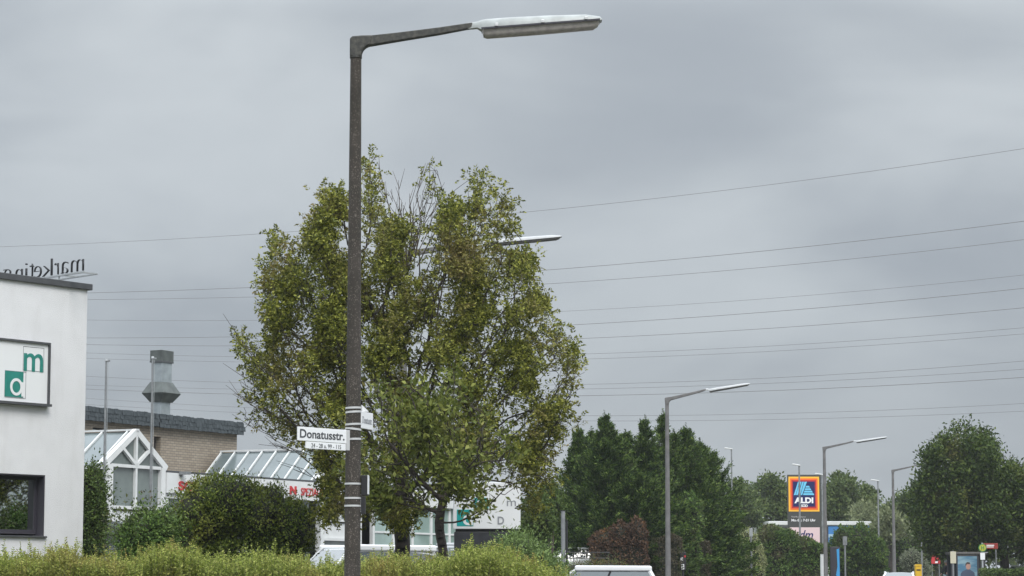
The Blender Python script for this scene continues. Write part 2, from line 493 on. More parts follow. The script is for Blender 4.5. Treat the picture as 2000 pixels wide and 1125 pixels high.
# ---------------------------------------------------------------- white office building at the left
c0 = P(162.5, 1000, 51)
FO = Facade(c0.x, 51.0, math.atan2(0.811, 0.585))
wo = thing('office_building', 'white rendered office block with dark grey roof edge, cut off by the photo edge', 'building', FO.o, FO.a)
zt = FO.at(172, 562)[1]
sL, zLb = FO.at(86, 1047); _, zLt = FO.at(86, 928)
L = -11.0
mb = MB()
wall_holes(mb, L, 0.0, -0.3, zt - 0.05, 0.0, 0.30, [(sL - 3.2, sL, zLb, zLt)])
mb.box(L, 0.0, 7.7, 8.0, -0.3, zt - 0.05)
mb.box(-0.3, 0.0, 0.30, 7.7, -0.3, zt - 0.05)
mb.box(L, L + 0.3, 0.30, 7.7, -0.3, zt - 0.05)
mb.build('wall', M_RENDER, wo)
MB().box(L + 0.3, -0.3, 0.30, 7.7, zt - 0.35, zt - 0.16).build('roof', M_CAP, wo)
MB().box(L - 0.08, 0.09, -0.06, 8.09, zt - 0.05, zt + 0.075).build('parapet_cap', M_CAP, wo, bevel=0.01)
rm = MB(); rm.box(sL - 3.4, sL + 0.1, 2.2, 2.25, zLb - 0.2, zLt + 0.1); rm.box(sL - 3.4, sL + 0.1, 0.32, 2.2, zLt + 0.1, zLt + 0.12); rm.box(sL - 3.4, sL + 0.1, 0.32, 2.2, zLb - 0.22, zLb - 0.2)
rm.build('room_lining', M_ROOM, wo)
# lower window: deep dark reveal, pane, sill
wfr = MB()
wfr.box(sL - 0.025, sL - 0.002, 0.004, 0.25, zLb + 0.0, zLt - 0.002)
wfr.box(sL - 3.198, sL - 3.175, 0.004, 0.25, zLb, zLt - 0.002)
wfr.box(sL - 3.175, sL - 0.025, 0.004, 0.25, zLt - 0.03, zLt - 0.002)
wfr.box(sL - 0.09, sL - 0.025, 0.20, 0.27, zLb + 0.04, zLt - 0.03)
wfr.box(sL - 3.175, sL - 3.11, 0.20, 0.27, zLb + 0.04, zLt - 0.03)
wfr.box(sL - 3.11, sL - 0.09, 0.20, 0.27, zLt - 0.10, zLt - 0.03)
wfr.box(sL - 3.11, sL - 0.09, 0.20, 0.27, zLb + 0.04, zLb + 0.12)
wfr.box(sL - 1.62, sL - 1.56, 0.205, 0.265, zLb + 0.12, zLt - 0.10)
w_ = wfr.build('window', M_DARKFR, wo, bevel=0.004)
MB().box(sL - 3.11, sL - 1.62, 0.225, 0.237, zLb + 0.12, zLt - 0.10).build('pane', M_GLASS, w_)
MB().box(sL - 1.56, sL - 0.09, 0.225, 0.237, zLb + 0.12, zLt - 0.10).build('pane', M_GLASS, w_)
MB().box(sL - 3.24, sL + 0.04, -0.05, 0.20, zLb - 0.035, zLb - 0.001).build('sill', M_CAP, w_, bevel=0.006)
# upper advertising panel in a dark frame
sU, zUb = FO.at(91, 795); _, zUt = FO.at(91, 670)
W = 1.86
pb = MB().box(sU - W, sU - 0.04, -0.05, -0.003, zUb + 0.05, zUt - 0.04).build('advertising_panel', M_ENAMEL, wo)
fr = MB()
fr.box(sU - 0.04, sU, -0.09, -0.002, zUb + 0.05, zUt - 0.04)
fr.box(sU - W - 0.04, sU - W, -0.09, -0.002, zUb + 0.05, zUt - 0.04)
fr.box(sU - W - 0.04, sU, -0.09, -0.002, zUt - 0.04, zUt)
fr.box(sU - W - 0.06, sU + 0.02, -0.13, -0.002, zUb, zUb + 0.05)
fr.build('frame', M_CAP, pb)
def pr(px, py): return FO.at(px, py)
a0, a1 = pr(42, 676), pr(81.5, 729)      # square with the m
b0, b1 = pr(6, 724), pr(41, 777)         # green square with the d
yy = -0.052
def ring(x0, x1, z0, z1, t, y0, y1, m, name, parent):
    q = MB(); q.box(x0, x1, y0, y1, z0, z0 + t); q.box(x0, x1, y0, y1, z1 - t, z1); q.box(x0, x0 + t, y0, y1, z0 + t, z1 - t); q.box(x1 - t, x1, y0, y1, z0 + t, z1 - t)
    return q.build(name, m, parent)
ring(a0[0], a1[0], a1[1] + .02, a0[1], 0.008, -0.056, -0.0505, M_TEXTG, 'logo_outline', pb)
text_on('lettering', 'm', pb, a0[0] + 0.02, -0.051, a1[1] + 0.01, a1[0] - a0[0] - 0.04, (a0[1] - a1[1]) * 0.72, M_GREEN, 0.006, bold=0.01)
MB().box(b0[0], b1[0], -0.057, -0.0505, b1[1], b0[1]).build('logo_square', M_GREEN, pb)
bw, bh = b1[0] - b0[0], b0[1] - b1[1]
cx_, cz_ = b0[0] + bw * 0.62, b1[1] + bh * 0.40
q = MB(); n_ = 28; vs = []
for y_ in (-0.0640, -0.0575):
    for k_ in range(n_):
        a_ = 2 * math.pi * k_ / n_
        vs += [(cx_ + bw * .34 * math.cos(a_), y_, cz_ + bh * .34 * math.sin(a_)), (cx_ + bw * .22 * math.cos(a_), y_, cz_ + bh * .23 * math.sin(a_))]
fs_ = []
for k_ in range(n_):
    o0, i0, o1, i1 = 2 * k_, 2 * k_ + 1, 2 * ((k_ + 1) % n_), 2 * ((k_ + 1) % n_) + 1
    fs_ += [(o0, o1, i1, i0), (2 * n_ + o0, 2 * n_ + i0, 2 * n_ + i1, 2 * n_ + o1), (o0, 2 * n_ + o0, 2 * n_ + o1, o1), (i0, i1, 2 * n_ + i1, 2 * n_ + i0)]
q.add(vs, fs_)
q.box(cx_ + bw * .28, cx_ + bw * .40, -0.0650, -0.0572, cz_ - bh * .36, cz_ + bh * .20)
q.build('lettering', M_ENAMEL, pb)
ring(b0[0], b1[0] + 0.07, b1[1] - 0.015, b0[1] + 0.01, 0.007, -0.0565, -0.0505, M_TEXTG, 'logo_outline', pb)
# rooftop lettering seen from behind, reads mirrored
us = Vector((-0.69, 0.724, 0)).normalized()
s0 = P(163, 531, 50.2)
rs = thing('rooftop_lettering', 'thin black letters spelling marketing, seen mirrored on the white office roof', 'sign', (s0.x, s0.y, s0.z), math.atan2(-us.y, -us.x))
# local x runs left->right in the picture (away from the far left end); letters stand from x=-len..0
def along(px, py=520):
    r_ = ray(px, py); n_ = Vector((-us.y, us.x, 0)); t_ = (Vector((s0.x, s0.y, 0))).dot(n_) / Vector((r_.x, r_.y, 0)).dot(n_)
    h_ = Vector((r_.x * t_ - s0.x, r_.y * t_ - s0.y, 0))
    return -h_.dot(us)
letters = [('m', 138, 162, 1.0, 0), ('a', 117, 132, 1.0, 0), ('r', 106, 113, 1.0, 0), ('k', 82, 101, 1.45, 0), ('e', 66, 80, 1.0, 0), ('t', 57, 65, 1.3, 0), ('i', 49, 52, 1.4, 0), ('n', 30, 43, 1.0, 0), ('g', 6, 22, 1.4, -0.25)]
xh = 0.235
for ch, pa, pb_, hh, dz in letters:
    xa, xb = along(pa), along(pb_)
    o = text_on('letter', ch, rs, xa, 0.0, 0.03 + dz * xh, xb - xa, xh * hh, M_BLACK, 0.03, bold=-0.022, mirror=True)
rl = MB()
xl = along(-20)
rl.box(xl, 0.02, -0.02, 0.02, -0.02, 0.012); rl.box(xl, 0.02, 0.30, 0.33, -0.03, -0.005)
for k in range(6):
    x_ = xl * k / 5.0 * 0.98; rl.box(x_ - 0.012, x_ + 0.012, -0.012, 0.33, -0.025, -0.004)
rl.build('support_rail', M_PALEST, rs)
for k in range(4):
    x_ = xl * (0.25 + 0.25 * k)
    MB().box(x_ - 0.012, x_ + 0.012, -0.012, 0.012, FO.o.z + zt - 0.17 - s0.z, -0.02).build('support_post', M_PALEST, rs)

# ---------------------------------------------------------------- buff brick building with slate edged roof
UB = math.atan2(0.894, 0.447)
c1 = P(461, 1000, 87.0)
FB = Facade(c1.x, 87.0, UB)
bb = thing('brick_building', 'flat roofed buff brick building with a dark slate shingled roof edge', 'building', FB.o, FB.a)
sx0 = FB.at(303, 830)[0]                  # where the roof steps
zr1t = FB.at(455, 825)[1]; zr1b = FB.at(455, 848)[1]
zr2t = FB.at(240, 802)[1]; zr2b = FB.at(240, 827)[1]
wl0, wz0 = FB.at(300, 905); wl1, wz1 = FB.at(314, 853)
m0, mz0 = FB.at(181, 843); m1, mz1 = FB.at(200, 836)
LB = -16.0
mb = MB()
wall_holes(mb, sx0, 0.0, -0.3, zr1t - 0.05, 0, 0.35, [(wl0, wl1, wz0, wz1)])
wall_holes(mb, LB, sx0, -0.3, zr2t - 0.05, 0, 0.35, [(wl0, wl1, wz0, wz1), (m0, m1 + .3, mz0, mz1)])
mb.box(-0.35, 0, 0.35, 12, -0.3, zr1t - 0.05); mb.box(LB, LB + 0.35, 0.35, 12, -0.3, zr2t - 0.05); mb.box(LB + .35, -0.35, 11.65, 12, -0.3, zr1t - 0.05)
mb.build('wall', M_BRICK, bb)
rf = MB().box(LB, sx0, 0.35, 12, zr2t - 0.12, zr2t - 0.06)
rf.box(sx0, 0, 0.35, 12, zr1t - 0.2, zr1t - 0.12)
rf.box(sx0 - 0.25, sx0 + 0.0, 0.35, 12, zr1t - 0.12, zr2t - 0.12)
rf.build('roof', M_CAP, bb)
def shingle_band(x0, x1, z0, z1, ret=True):
    bm_ = MB(); bm_.box(x0, x1, -0.16, -0.002, z0, z1 - 0.02); bm_.box(x1, x1 + 0.12, -0.16, 5, z0, z1 - 0.02)
    b_ = bm_.build('roof_edge', M_SHINGLE, bb)
    rows = 3; hh = (z1 - z0) / rows
    me_ = MB().box(-0.095, 0.095, -0.012, 0.012, -hh * 0.62, hh * 0.62).mesh('shingle'); me_.materials.append(M_SHINGLE)
    n = int((x1 - x0) / 0.2)
    q = MB()
    for r_ in range(rows):
        for k in range(n + 1):
            x = x0 + 0.1 + k * (x1 - x0 - 0.1) / n + (0.1 if r_ % 2 else 0) - 0.05
            if x > x1 + 0.06: continue
            jz, jy, jr = random.uniform(-0.014, 0.014), random.uniform(-0.01, 0.006), random.uniform(-0.04, 0.04)
            Mx = Matrix.Translation((x, -0.178 - (rows - r_) * 0.006 + jy, z0 + (r_ + 0.45) * hh + jz)) @ Matrix.Rotation(jr, 4, 'Y') @ Matrix.Rotation(R(-7) + jr, 4, 'X')
            q.box(-0.095, 0.095, -0.012, 0.012, -hh * 0.62, hh * 0.6, Mx)
    tag(q.build('shingle', M_SHINGLE, b_), kind='stuff')
shingle_band(sx0 + 0.0, 0.06, zr1b, zr1t)
shingle_band(LB, sx0 - 0.14, zr2b, zr2t)
def simple_window(parent, x0, x1, z0, z1, yb, fm, gm, t=0.07, mull=()):
    q = MB(); q.box(x0, x1, yb, yb + 0.08, z0, z0 + t); q.box(x0, x1, yb, yb + 0.08, z1 - t, z1)
    q.box(x0, x0 + t, yb, yb + 0.08, z0 + t, z1 - t); q.box(x1 - t, x1, yb, yb + 0.08, z0 + t, z1 - t)
    for mx_ in mull: q.box(mx_ - t / 2, mx_ + t / 2, yb, yb + 0.08, z0 + t, z1 - t)
    w = q.build('window', fm, parent)
    MB().box(x0 + t, x1 - t, yb + 0.035, yb + 0.045, z0 + t, z1 - t).build('pane', gm, w)
    return w
simple_window(bb, wl0, wl1, wz0, wz1, 0.2, M_DARKFR, M_GLASS)
simple_window(bb, m0, m1 + .3, mz0, mz1, 0.2, M_DARKFR, M_GLASS, 0.04)

# roof duct
dc = P(313, 900, 88.5)
zt_ = lambda py, D=88.5: P(313, py, D).z
du = thing('ventilation_duct', 'square metal ventilation duct with a flared cowl rising above the brick roof', 'duct', (dc.x, dc.y, 0), UB)
def frust(wa, da, za, wb, db, zb):
    q = MB(); vs = []
    for w, d, z in ((wa, da, za), (wb, db, zb)):
        vs += [(-w, -d, z), (w, -d, z), (w, d, z), (-w, d, z)]
    return q.add(vs, [(0, 3, 2, 1), (4, 5, 6, 7), (0, 1, 5, 4), (1, 2, 6, 5), (2, 3, 7, 6), (3, 0, 4, 7)])
hw, hd = 0.35, 0.235
frust(hw * .86, hd * .75, zt_(835), hw * .86, hd * .75, zt_(784)).build('lower_shaft', M_DUCTPALE, du)
k = frust(hw, hd, zt_(786), hw * 1.55, hd * 1.9, zt_(769)); k.build('cowl_lower', M_DUCT, du)
frust(hw * 1.55, hd * 1.9, zt_(769) + 0.004, hw, hd, zt_(747)).build('cowl_upper', M_DUCT, du)
frust(hw * .9, hd * .9, zt_(747) + .003, hw * .9, hd * .9, zt_(706)).build('upper_shaft', M_DUCTPALE, du)
frust(hw * 1.03, hd * 1.03, zt_(707) + 0.003, hw * 1.03, hd * 1.03, zt_(686)).build('top_box', M_DUCT, du)
frust(hw * 1.06, hd * 1.06, zt_(686) + 0.003, hw * .7, hd * .7, zt_(684)).build('lid', M_DUCT, du)
frust(hw * 1.06, hd * 1.06, zt_(709), hw * 1.06, hd * 1.06, zt_(706.5)).build('flange', M_CAP, du)

# ---------------------------------------------------------------- white glazed annex (shop)
c2 = P(205, 1000, 72.0)
FA = Facade(c2.x, 72.0, UB)
an = thing('glazed_shop', 'white framed shop with pitched glass gables in front of the brick building', 'building', FA.o, FA.a)
def fa(px, py): return FA.at(px, py)
LEN = 21.5
zroof = fa(340, 930)[1]
g1a, g1b = 0.0, fa(318, 950)[0]
zf_t = fa(600, 942)[1]; zf_b = fa(600, 978)[1]
# fascia beside the first gable and along to the second
def glazed_gable(s0_, s1_, ze, za, depth, zsill, bars, hint, mid=True):
    w = 0.15
    sm = (s0_ + s1_) / 2
    q = MB()
    MB().box(s0_, s0_ + w * 1.5, -0.10, 0.10, -0.2, ze).build('corner_post', M_WHITE, an)
    MB().box(s1_ - w * 1.5, s1_, -0.10, 0.10, -0.2, ze).build('corner_post', M_WHITE, an)
    fm = MB()
    fm.bar((s0_ - 0.12, 0, ze - 0.02), (sm, 0, za), 0.18, 0.14, Vector((0, 1, 0)))
    fm.bar((sm, 0.004, za), (s1_ + 0.12, 0.004, ze - 0.02), 0.18, 0.14, Vector((0, 1, 0)))
    gf = fm.build('gable_frame', M_WHITE, an)
    t = 0.07
    for (a, b) in (((sm, -0.02, zsill), (sm, -0.02, za - 0.1)), ((s0_ + 0.2, -0.025, ze - 0.02), (s1_ - 0.2, -0.025, ze - 0.02)),
                   ((s0_ + 0.2, -0.025, zsill), (s1_ - 0.2, -0.025, zsill)),
                   ((sm, -0.03, ze + 0.02), (s0_ + (sm - s0_) * 0.50, -0.03, ze + (za - ze) * 0.52)),
                   ((sm, -0.03, ze + 0.02), (s1_ - (s1_ - sm) * 0.50, -0.03, ze + (za - ze) * 0.52)),
                   ((s0_ + 0.2, -0.025, zsill - 0.62), (s1_ - 0.2, -0.025, zsill - 0.62))):
        MB().bar(a, b, 0.09, 0.085, Vector((0, 1, 0))).build('glazing_bar', M_WHITE, gf)
    pn = MB().prism([(s0_ + 0.1, ze), (sm, ze), (sm, za - 0.08)], 0.02, 0.03).build('pane', M_SHOPGLASS, gf)
    MB().prism([(sm, ze), (s1_ - 0.1, ze), (sm, za - 0.08)], 0.02, 0.03).build('pane', M_SHOPGLASS, gf)
    for (a, b, z0, z1) in ((s0_ + .2, sm, zsill, ze), (sm, s1_ - .2, zsill, ze), (s0_ + .2, sm, -0.1, zsill - .62), (sm, s1_ - .2, -.1, zsill - .62)):
        MB().box(a, b, 0.02, 0.03, z0, z1).build('pane', M_SHOPGLASS, gf)
    MB().box(s0_ + .2, s1_ - .2, 0.0, 0.05, zsill - 0.62, zsill - 0.1).build('apron_panel', M_WHITE, gf)
    # roof slopes
    for side, sx in ((-1, s0_), (1, s1_)):
        o_ = MB().add([(sx, 0.05, ze - 0.02), (sm, 0.05, za), (sm, depth, za), (sx, depth, ze - 0.02), (sx, 0.05, ze - 0.05), (sm, 0.05, za - 0.03), (sm, depth, za - 0.03), (sx, depth, ze - 0.05)],
                      [(0, 1, 2, 3), (7, 6, 5, 4), (0, 4, 5, 1), (2, 6, 7, 3), (0, 3, 7, 4), (1, 5, 6, 2)]).build('glass_roof', M_ROOFGLASS, an)
        for k_ in range(bars + 1):
            y_ = 0.25 + (depth - 0.3) * k_ / bars
            MB().bar((sx + side * 0.03, y_, ze), (sm, y_, za + 0.03), 0.05, 0.045, Vector((0, 1, 0))).build('rafter_bar', M_WHITE, o_)
        MB().box(min(sx, sx + side * 0.1), max(sx, sx + side * 0.1), 0.05, depth, ze - 0.14, ze - 0.055).build('gutter', M_WHITE, o_)
    MB().bar((sm, -0.1, za + 0.05), (sm, depth, za + 0.05), 0.10, 0.05).build('ridge', M_WHITE, an)
    return gf
ze1 = fa(205, 906)[1]; za1 = fa(265, 843)[1]; zs1 = fa(215, 990)[1]
glazed_gable(g1a, g1b, ze1, za1, 6.5, zs1, 7, 'first')
g2a = fa(622, 960)[0]; g2b = fa(702, 960)[0]
za2 = fa(660, 878)[1]; ze2 = ze1 - 0.05
glazed_gable(g2a, g2b, ze2, za2, 4.6, zs1 - 0.1, 8, 'second')
# fascia
MB().box(g1b + 0.02, fa(338, 950)[0] + 0.4, -0.06, 0.1, zf_b - 0.15, zroof + 0.05).build('fascia_return', M_WHITE, an)
MB().box(g1b + 0.02, g2a - 0.02, -0.14, 0.08, zf_b, zf_t).build('fascia', M_WHITE, an)
MB().box(g2b + 0.02, LEN, -0.14, 0.08, zf_b, zf_t).build('fascia', M_WHITE, an)
MB().box(g1b + 0.02, g2a - 0.02, -0.14, 7, zf_t + 0.003, zf_t + 0.06).build('flat_roof', M_CAP, an)
MB().box(g2b + 0.02, LEN, -0.14, 7, zf_t + 0.003, zf_t + 0.06).build('flat_roof', M_CAP, an)
x_, z_ = fa(340, 958); x2_, z2_ = fa(366, 941)
text_on('lettering', 'SO', an, x_, -0.145, z_, x2_ - x_ + .12, z2_ - z_, M_RED, 0.02, bold=0.035)
x_, z_ = fa(563, 966); x2_, z2_ = fa(571, 950)
text_on('lettering', 'N', an, x_ - .15, -0.145, z_, x2_ - x_ + .15, z2_ - z_, M_RED, 0.02, bold=0.05)
x_, z_ = fa(580, 968); x2_, z2_ = fa(629, 956)
text_on('lettering', 'SPEZIALIST', an, x_, -0.145, z_, x2_ - x_, z2_ - z_, M_RED, 0.02, bold=0.0)
# shop front below the fascia: posts, panes
s_ = g1b + 0.1; k = 0
while s_ < LEN - 0.2:
    e_ = min(s_ + 1.35, LEN)
    if not (g2a - 0.7 < s_ < g2b - 0.3):
        po = MB().box(s_, s_ + 0.14, -0.04, 0.08, -0.2, zf_b).build('post', M_WHITE, an)
        MB().box(s_ + 0.142, e_ - 0.002, 0.0, 0.02, 0.15, zf_b - 0.01).build('pane', M_GREENGLASS if s_ > g2b else M_SHOPGLASS, an)
        MB().box(s_ + 0.142, e_ - 0.002, -0.03, 0.05, zf_b * 0.70, zf_b * 0.70 + 0.06).build('transom', M_WHITE, an)
    s_ = e_; k += 1
MB().box(LEN - 0.1, LEN, 0.09, 7, -0.2, zf_t - 0.01).build('end_wall', M_WHITE, an)
MB().box(g1b, LEN - .1, 3.2, 3.3, -0.2, zf_t - 0.01).build('inner_wall', M_RENDER, an)
# little camera on the fascia return
cc = fa(345, 924)
MB().box(cc[0] - 0.1, cc[0] + 0.12, -0.42, -0.15, cc[1] - 0.05, cc[1] + 0.04).box(cc[0] - 0.02, cc[0] + 0.02, -0.2, -0.05, cc[1] - 0.12, cc[1] - 0.05).build('fascia_camera', M_STEEL, an)

# grey stone houses seen between hedge and conifers, behind the car park
hb = P(1120, 1000, 122)
gh = thing('garage_block', 'low grey and white garage block behind the parked white car', 'building', (hb.x, 122, g(hb.x, 122)), R(8))
MB().box(-3.2, 1.1, 0, 5, -0.3, 2.55).build('wall', mat('grey_wall', (0.16, 0.16, 0.165), 0.9, var=0.3, scale=2), gh)
MB().box(-3.4, 1.3, -0.15, 5.2, 2.553, 2.75).build('roof', M_CAP, gh)
MB().box(-2.7, -1.4, -0.03, -0.003, 0, 2.2).build('garage_door', M_PALEST, gh)
MB().box(-1.0, 0.2, -0.03, -0.003, 0, 2.2).build('garage_door', mat('brown_door', (0.10, 0.06, 0.055), 0.6), gh)

# ---------------------------------------------------------------- street lamps
def make_lamp(base, label, detailed):
    """Local origin at the foot of the pole; the arm runs along local +x."""
    r = thing('street_lamp', label, 'street lamp', base, 0, 'street lamps along the kerb')
    HP = 7.42
    MB().tube([(0, 0, -0.1), (0, 0, 2.0), (0, 0, 4.5), (0, 0, HP)], [0.118, 0.110, 0.096, 0.079], 20).build('pole', M_AGG if detailed else M_LAMPGREY, r, True)
    am = M_ARM if detailed else M_LAMPGREY
    # elbow casting, flat plate shape with curved inner corner
    poly = [(-0.085, HP - 0.0), (0.082, HP - 0.0)]
    for k_ in range(7):
        a = math.pi - k_ * (R(82) / 6)
        poly.append((0.082 + 0.15 + 0.15 * math.cos(a), HP + 0.02 + 0.0 + 0.13 * math.sin(a)))
    poly += [(0.235, HP + 0.275), (0.08, HP + 0.272), (-0.05, HP + 0.262), (-0.085, HP + 0.235)]
    MB().prism(poly, -0.075, 0.075).build('elbow', am, r, True, bevel=0.02, segs=3)
    # arm: tapering box section
    q = MB(); vs = []
    for x, z0, z1, d in ((0.20, HP + 0.145, HP + 0.272, 0.065), (0.6, HP + 0.205, HP + 0.313, 0.055), (1.2, HP + 0.292, HP + 0.382, 0.048), (1.67, HP + 0.372, HP + 0.446, 0.042)):
        vs += [(x, -d, z0), (x, d, z0), (x, d, z1), (x, -d, z1)]
    fs = [(0, 1, 2, 3), (15, 14, 13, 12)] + [(4 * i + a, 4 * i + (a + 1) % 4, 4 * i + 4 + (a + 1) % 4, 4 * i + 4 + a) for i in range(3) for a in range(4)]
    q.add(vs, fs).build('arm', am, r, True, bevel=0.012, segs=2)
    # luminaire
    hx0, hx1 = 1.80, 3.53
    def hz(x): return HP + 0.345 + (x - hx0) * 0.067
    hs = MB(); vs = []; K = 10
    st_ = [(1.60, 0.038, 0.362, 0.446), (1.74, 0.05, 0.375, 0.462), (1.80, 0.085, 0.345, 0.480), (1.86, 0.11, 0.345, 0.492), (2.2, 0.125, 0.37, 0.515), (2.8, 0.125, 0.408, 0.54), (3.3, 0.12, 0.442, 0.552), (3.50, 0.105, 0.458, 0.525), (3.53, 0.085, 0.468, 0.495)]
    for x, d, zb, ztp in st_:
        for k_ in range(K):
            a = math.pi * k_ / (K - 1)
            vs.append((x, d * math.cos(a), HP + zb + (ztp - zb) * (1.0 if detailed or x < 1.75 else 0.62) * (math.sin(a) ** 0.8)))
    fs = []
    for i in range(len(st_) - 1):
        for k_ in range(K - 1):
            fs.append((i * K + k_, i * K + k_ + 1, (i + 1) * K + k_ + 1, (i + 1) * K + k_))
        fs.append((i * K + K - 1, i * K, (i + 1) * K, (i + 1) * K + K - 1))
    fs += [tuple(range(K))[::-1], tuple((len(st_) - 1) * K + k_ for k_ in range(K))]
    hs.add(vs, fs); hs.build('housing', M_ALU if detailed else M_HEADW, r, True)
    df = MB(); vs = []; K = 9
    for x, d, dp in ((1.81, 0.07, 0.02), (1.83, 0.095, 0.085), (1.88, 0.105, 0.105), (2.6, 0.105, 0.105), (3.40, 0.10, 0.095), (3.47, 0.085, 0.06), (3.49, 0.06, 0.02)):
        for k_ in range(K):
            a = math.pi * k_ / (K - 1)
            vs.append((x, d * math.cos(a), hz(x) - 0.004 - dp * (1.0 if detailed else 0.55) * (math.sin(a) ** 0.55)))
    fs = [(i * K + k_, i * K + k_ + 1, (i + 1) * K + k_ + 1, (i + 1) * K + k_) for i in range(6) for k_ in range(K - 1)]
    fs += [tuple(range(K)), tuple(6 * K + k_ for k_ in range(K))[::-1]]
    df.add(vs, fs); df.build('diffuser', M_DIFF if detailed else M_LAMPGREY, r, True)
    if detailed:
        MB().tube([(0, 0, HP - 0.012), (0, 0, HP + 0.012)], 0.088, 20).build('collar', M_ARM, r)
        rimm = MB(); vs = []
        rimm.bar((1.80, -0.128, hz(1.80) + 0.004), (3.50, -0.128, hz(3.50) + 0.006), 0.014, 0.022); rimm.bar((1.80, 0.128, hz(1.80) + 0.004), (3.50, 0.128, hz(3.50) + 0.006), 0.014, 0.022)
        rimm.build('seal', M_DARKFR, r)
        for x in (2.02, 2.68, 3.30):
            MB().box(x - 0.022, x + 0.022, -0.15, -0.118, hz(x) + 0.015, hz(x) + 0.055).build('clip', M_BAND, r, bevel=0.004)
        MB().tube([(0, 0, -0.1), (0, 0, 0.35)], [0.16, 0.125], 16).build('foot', M_AGG, r, True)
    else:
        up_ = Matrix.Translation((0, 0, HP + 0.1)) @ Matrix.Rotation(R(-4.5), 4, 'Y') @ Matrix.Translation((0, 0, -HP - 0.1))
        for ch in bpy.data.objects:
            if ch.parent == r and not ch.name.startswith('pole'): ch.matrix_local = up_
    return r

lampspec = [(688.0, 36.0, True, 'tall speckled concrete lamp post carrying the Donatusstr. sign, nearest of the row'),
            (785.0, 58.9, False, 'grey lamp whose long lamp head pokes out right of the big tree'),
            (1305.0, 105.4, False, 'grey lamp post rising in front of the dark conifers'),
            (1613.0, 142.4, False, 'grey lamp post standing just right of the supermarket pylon'),
            (1747.0, 170.0, False, 'farthest grey lamp post, its arm reaching into the round dark tree')]
lamps = []
for i, (px, D, det, lab) in enumerate(lampspec):
    b = P(px, 1120, D); gz = 0.62 * smooth(D, 100, 156) + 0.12
    if det: o = make_lamp((b.x, D, gz), lab, True)
    elif i == 1: o = make_lamp((b.x, D, gz), lab, False); proto = o
    else:
        o = copy_tree(proto); o.location = (b.x, D, gz); o['label'] = lab
    # the pole top of each follows the photograph
    topy = (112, 514, 790, 882, 925)[i]
    want = P(px, topy, D).z - gz
    s = want / 7.42
    o.scale = (s * (0.885, 0.90, 0.885, 0.97, 0.97)[i], s, s)
    o.rotation_euler = (0, 0, R((0, -3, -6, -10, -10)[i]))
    lamps.append(o)
L1 = lamps[0]
for ch in bpy.data.objects:          # the second lamp's arm lies almost level
    if ch.parent == lamps[1] and not ch.name.startswith('pole'):
        ch.matrix_local = Matrix.Translation((0, 0, 7.52)) @ Matrix.Rotation(R(-1.0), 4, 'Y') @ Matrix.Translation((0, 0, -7.52))
lamps[1].scale.x *= 1.04
lp = Vector(L1.location)

# ---------------------------------------------------------------- plates and straps on the near post
PS = L1.scale
def prad(z):
    h = (z - lp.z) / PS[2]
    return 0.112 - (h - 2.0) / 5.42 * 0.032
def strap(px_y, tilt=0.0, w=0.028):
    z = P(690, px_y, 36).z; rr = prad(z) + 0.003
    q = MB(); n = 20
    vs = []
    for dz in (-w / 2, w / 2):
        for k_ in range(n):
            a = 2 * math.pi * k_ / n
            vs.append(((rr * PS[0] + .003) * math.cos(a), (rr * PS[1] + .003) * math.sin(a), dz + tilt * math.cos(a)))
    q.add(vs, [(k_, (k_ + 1) % n, n + (k_ + 1) % n, n + k_) for k_ in range(n)])
    return q, z
def plate(name, label, cat, px0, px1, pt0, pb0, D0, ang, txt, tx, th, straps, m=M_TEXTD, near=False, group=None):
    """A plate whose local x runs along the heading ang; px0, px1 its picture ends."""
    z0, z1 = P(px0, pb0, D0).z, P(px0, pt0, D0).z
    return z0, z1
angA = math.atan2(0.80, 0.60)
FS = Facade(lp.x, 36.0 - 0.13, angA)
FS.o.z = 0
def mk_plate(label, x0, x1, z0, z1, ang, ox, oy, texts, cat='sign', straps=(), mt=M_TEXTD):
    r = thing('street_sign', label, cat, (ox, oy, z0), ang)
    MB().box(x0, x1, -0.012, 0.012, 0, z1 - z0).build('plate', M_ENAMEL, r, bevel=0.004)
    for (t, a, b, c, d, m_, bo) in texts:
        text_on('lettering', t, r, a, -0.0125, c, b - a, d - c, m_, 0.003, bold=bo)
        oo = text_on('lettering', t, r, 0, 0, c, b - a, d - c, m_, 0.003, bold=bo)
        oo.rotation_euler = (math.pi / 2, 0, math.pi); oo.location = (b, 0.0125, c)
    return r
def fs(px, py): return FS.at(px, py)
x0, zb = fs(581, 860); _, ztp = fs(581, 833); x1 = fs(676, 850)[0]
W_, H_ = x1 - x0, ztp - zb
s1 = mk_plate('white Donatusstr. street name plate on the left of the lamp post', x0, x1, zb, ztp, angA, FS.o.x, FS.o.y,
              [('Donatusstr.', x0 + 0.035 * W_, x0 + 0.95 * W_, H_ * 0.20, H_ * 0.84, M_TEXTD, 0.018)])
x0b, zb2 = fs(597, 875.5); _, zt2 = fs(597, 863.5)
H2 = zb - 0.006 - zb2
s2 = mk_plate('narrow white house number plate under the Donatusstr. plate', x0b, x1 - 0.02, zb2, zb - 0.006, angA, FS.o.x, FS.o.y,
              [('24 - 28 u. 99 - 115', x0b + 0.10 * W_, x1 - 0.12 * W_, H2 * 0.18, H2 * 0.78, M_TEXTD, 0.0)])
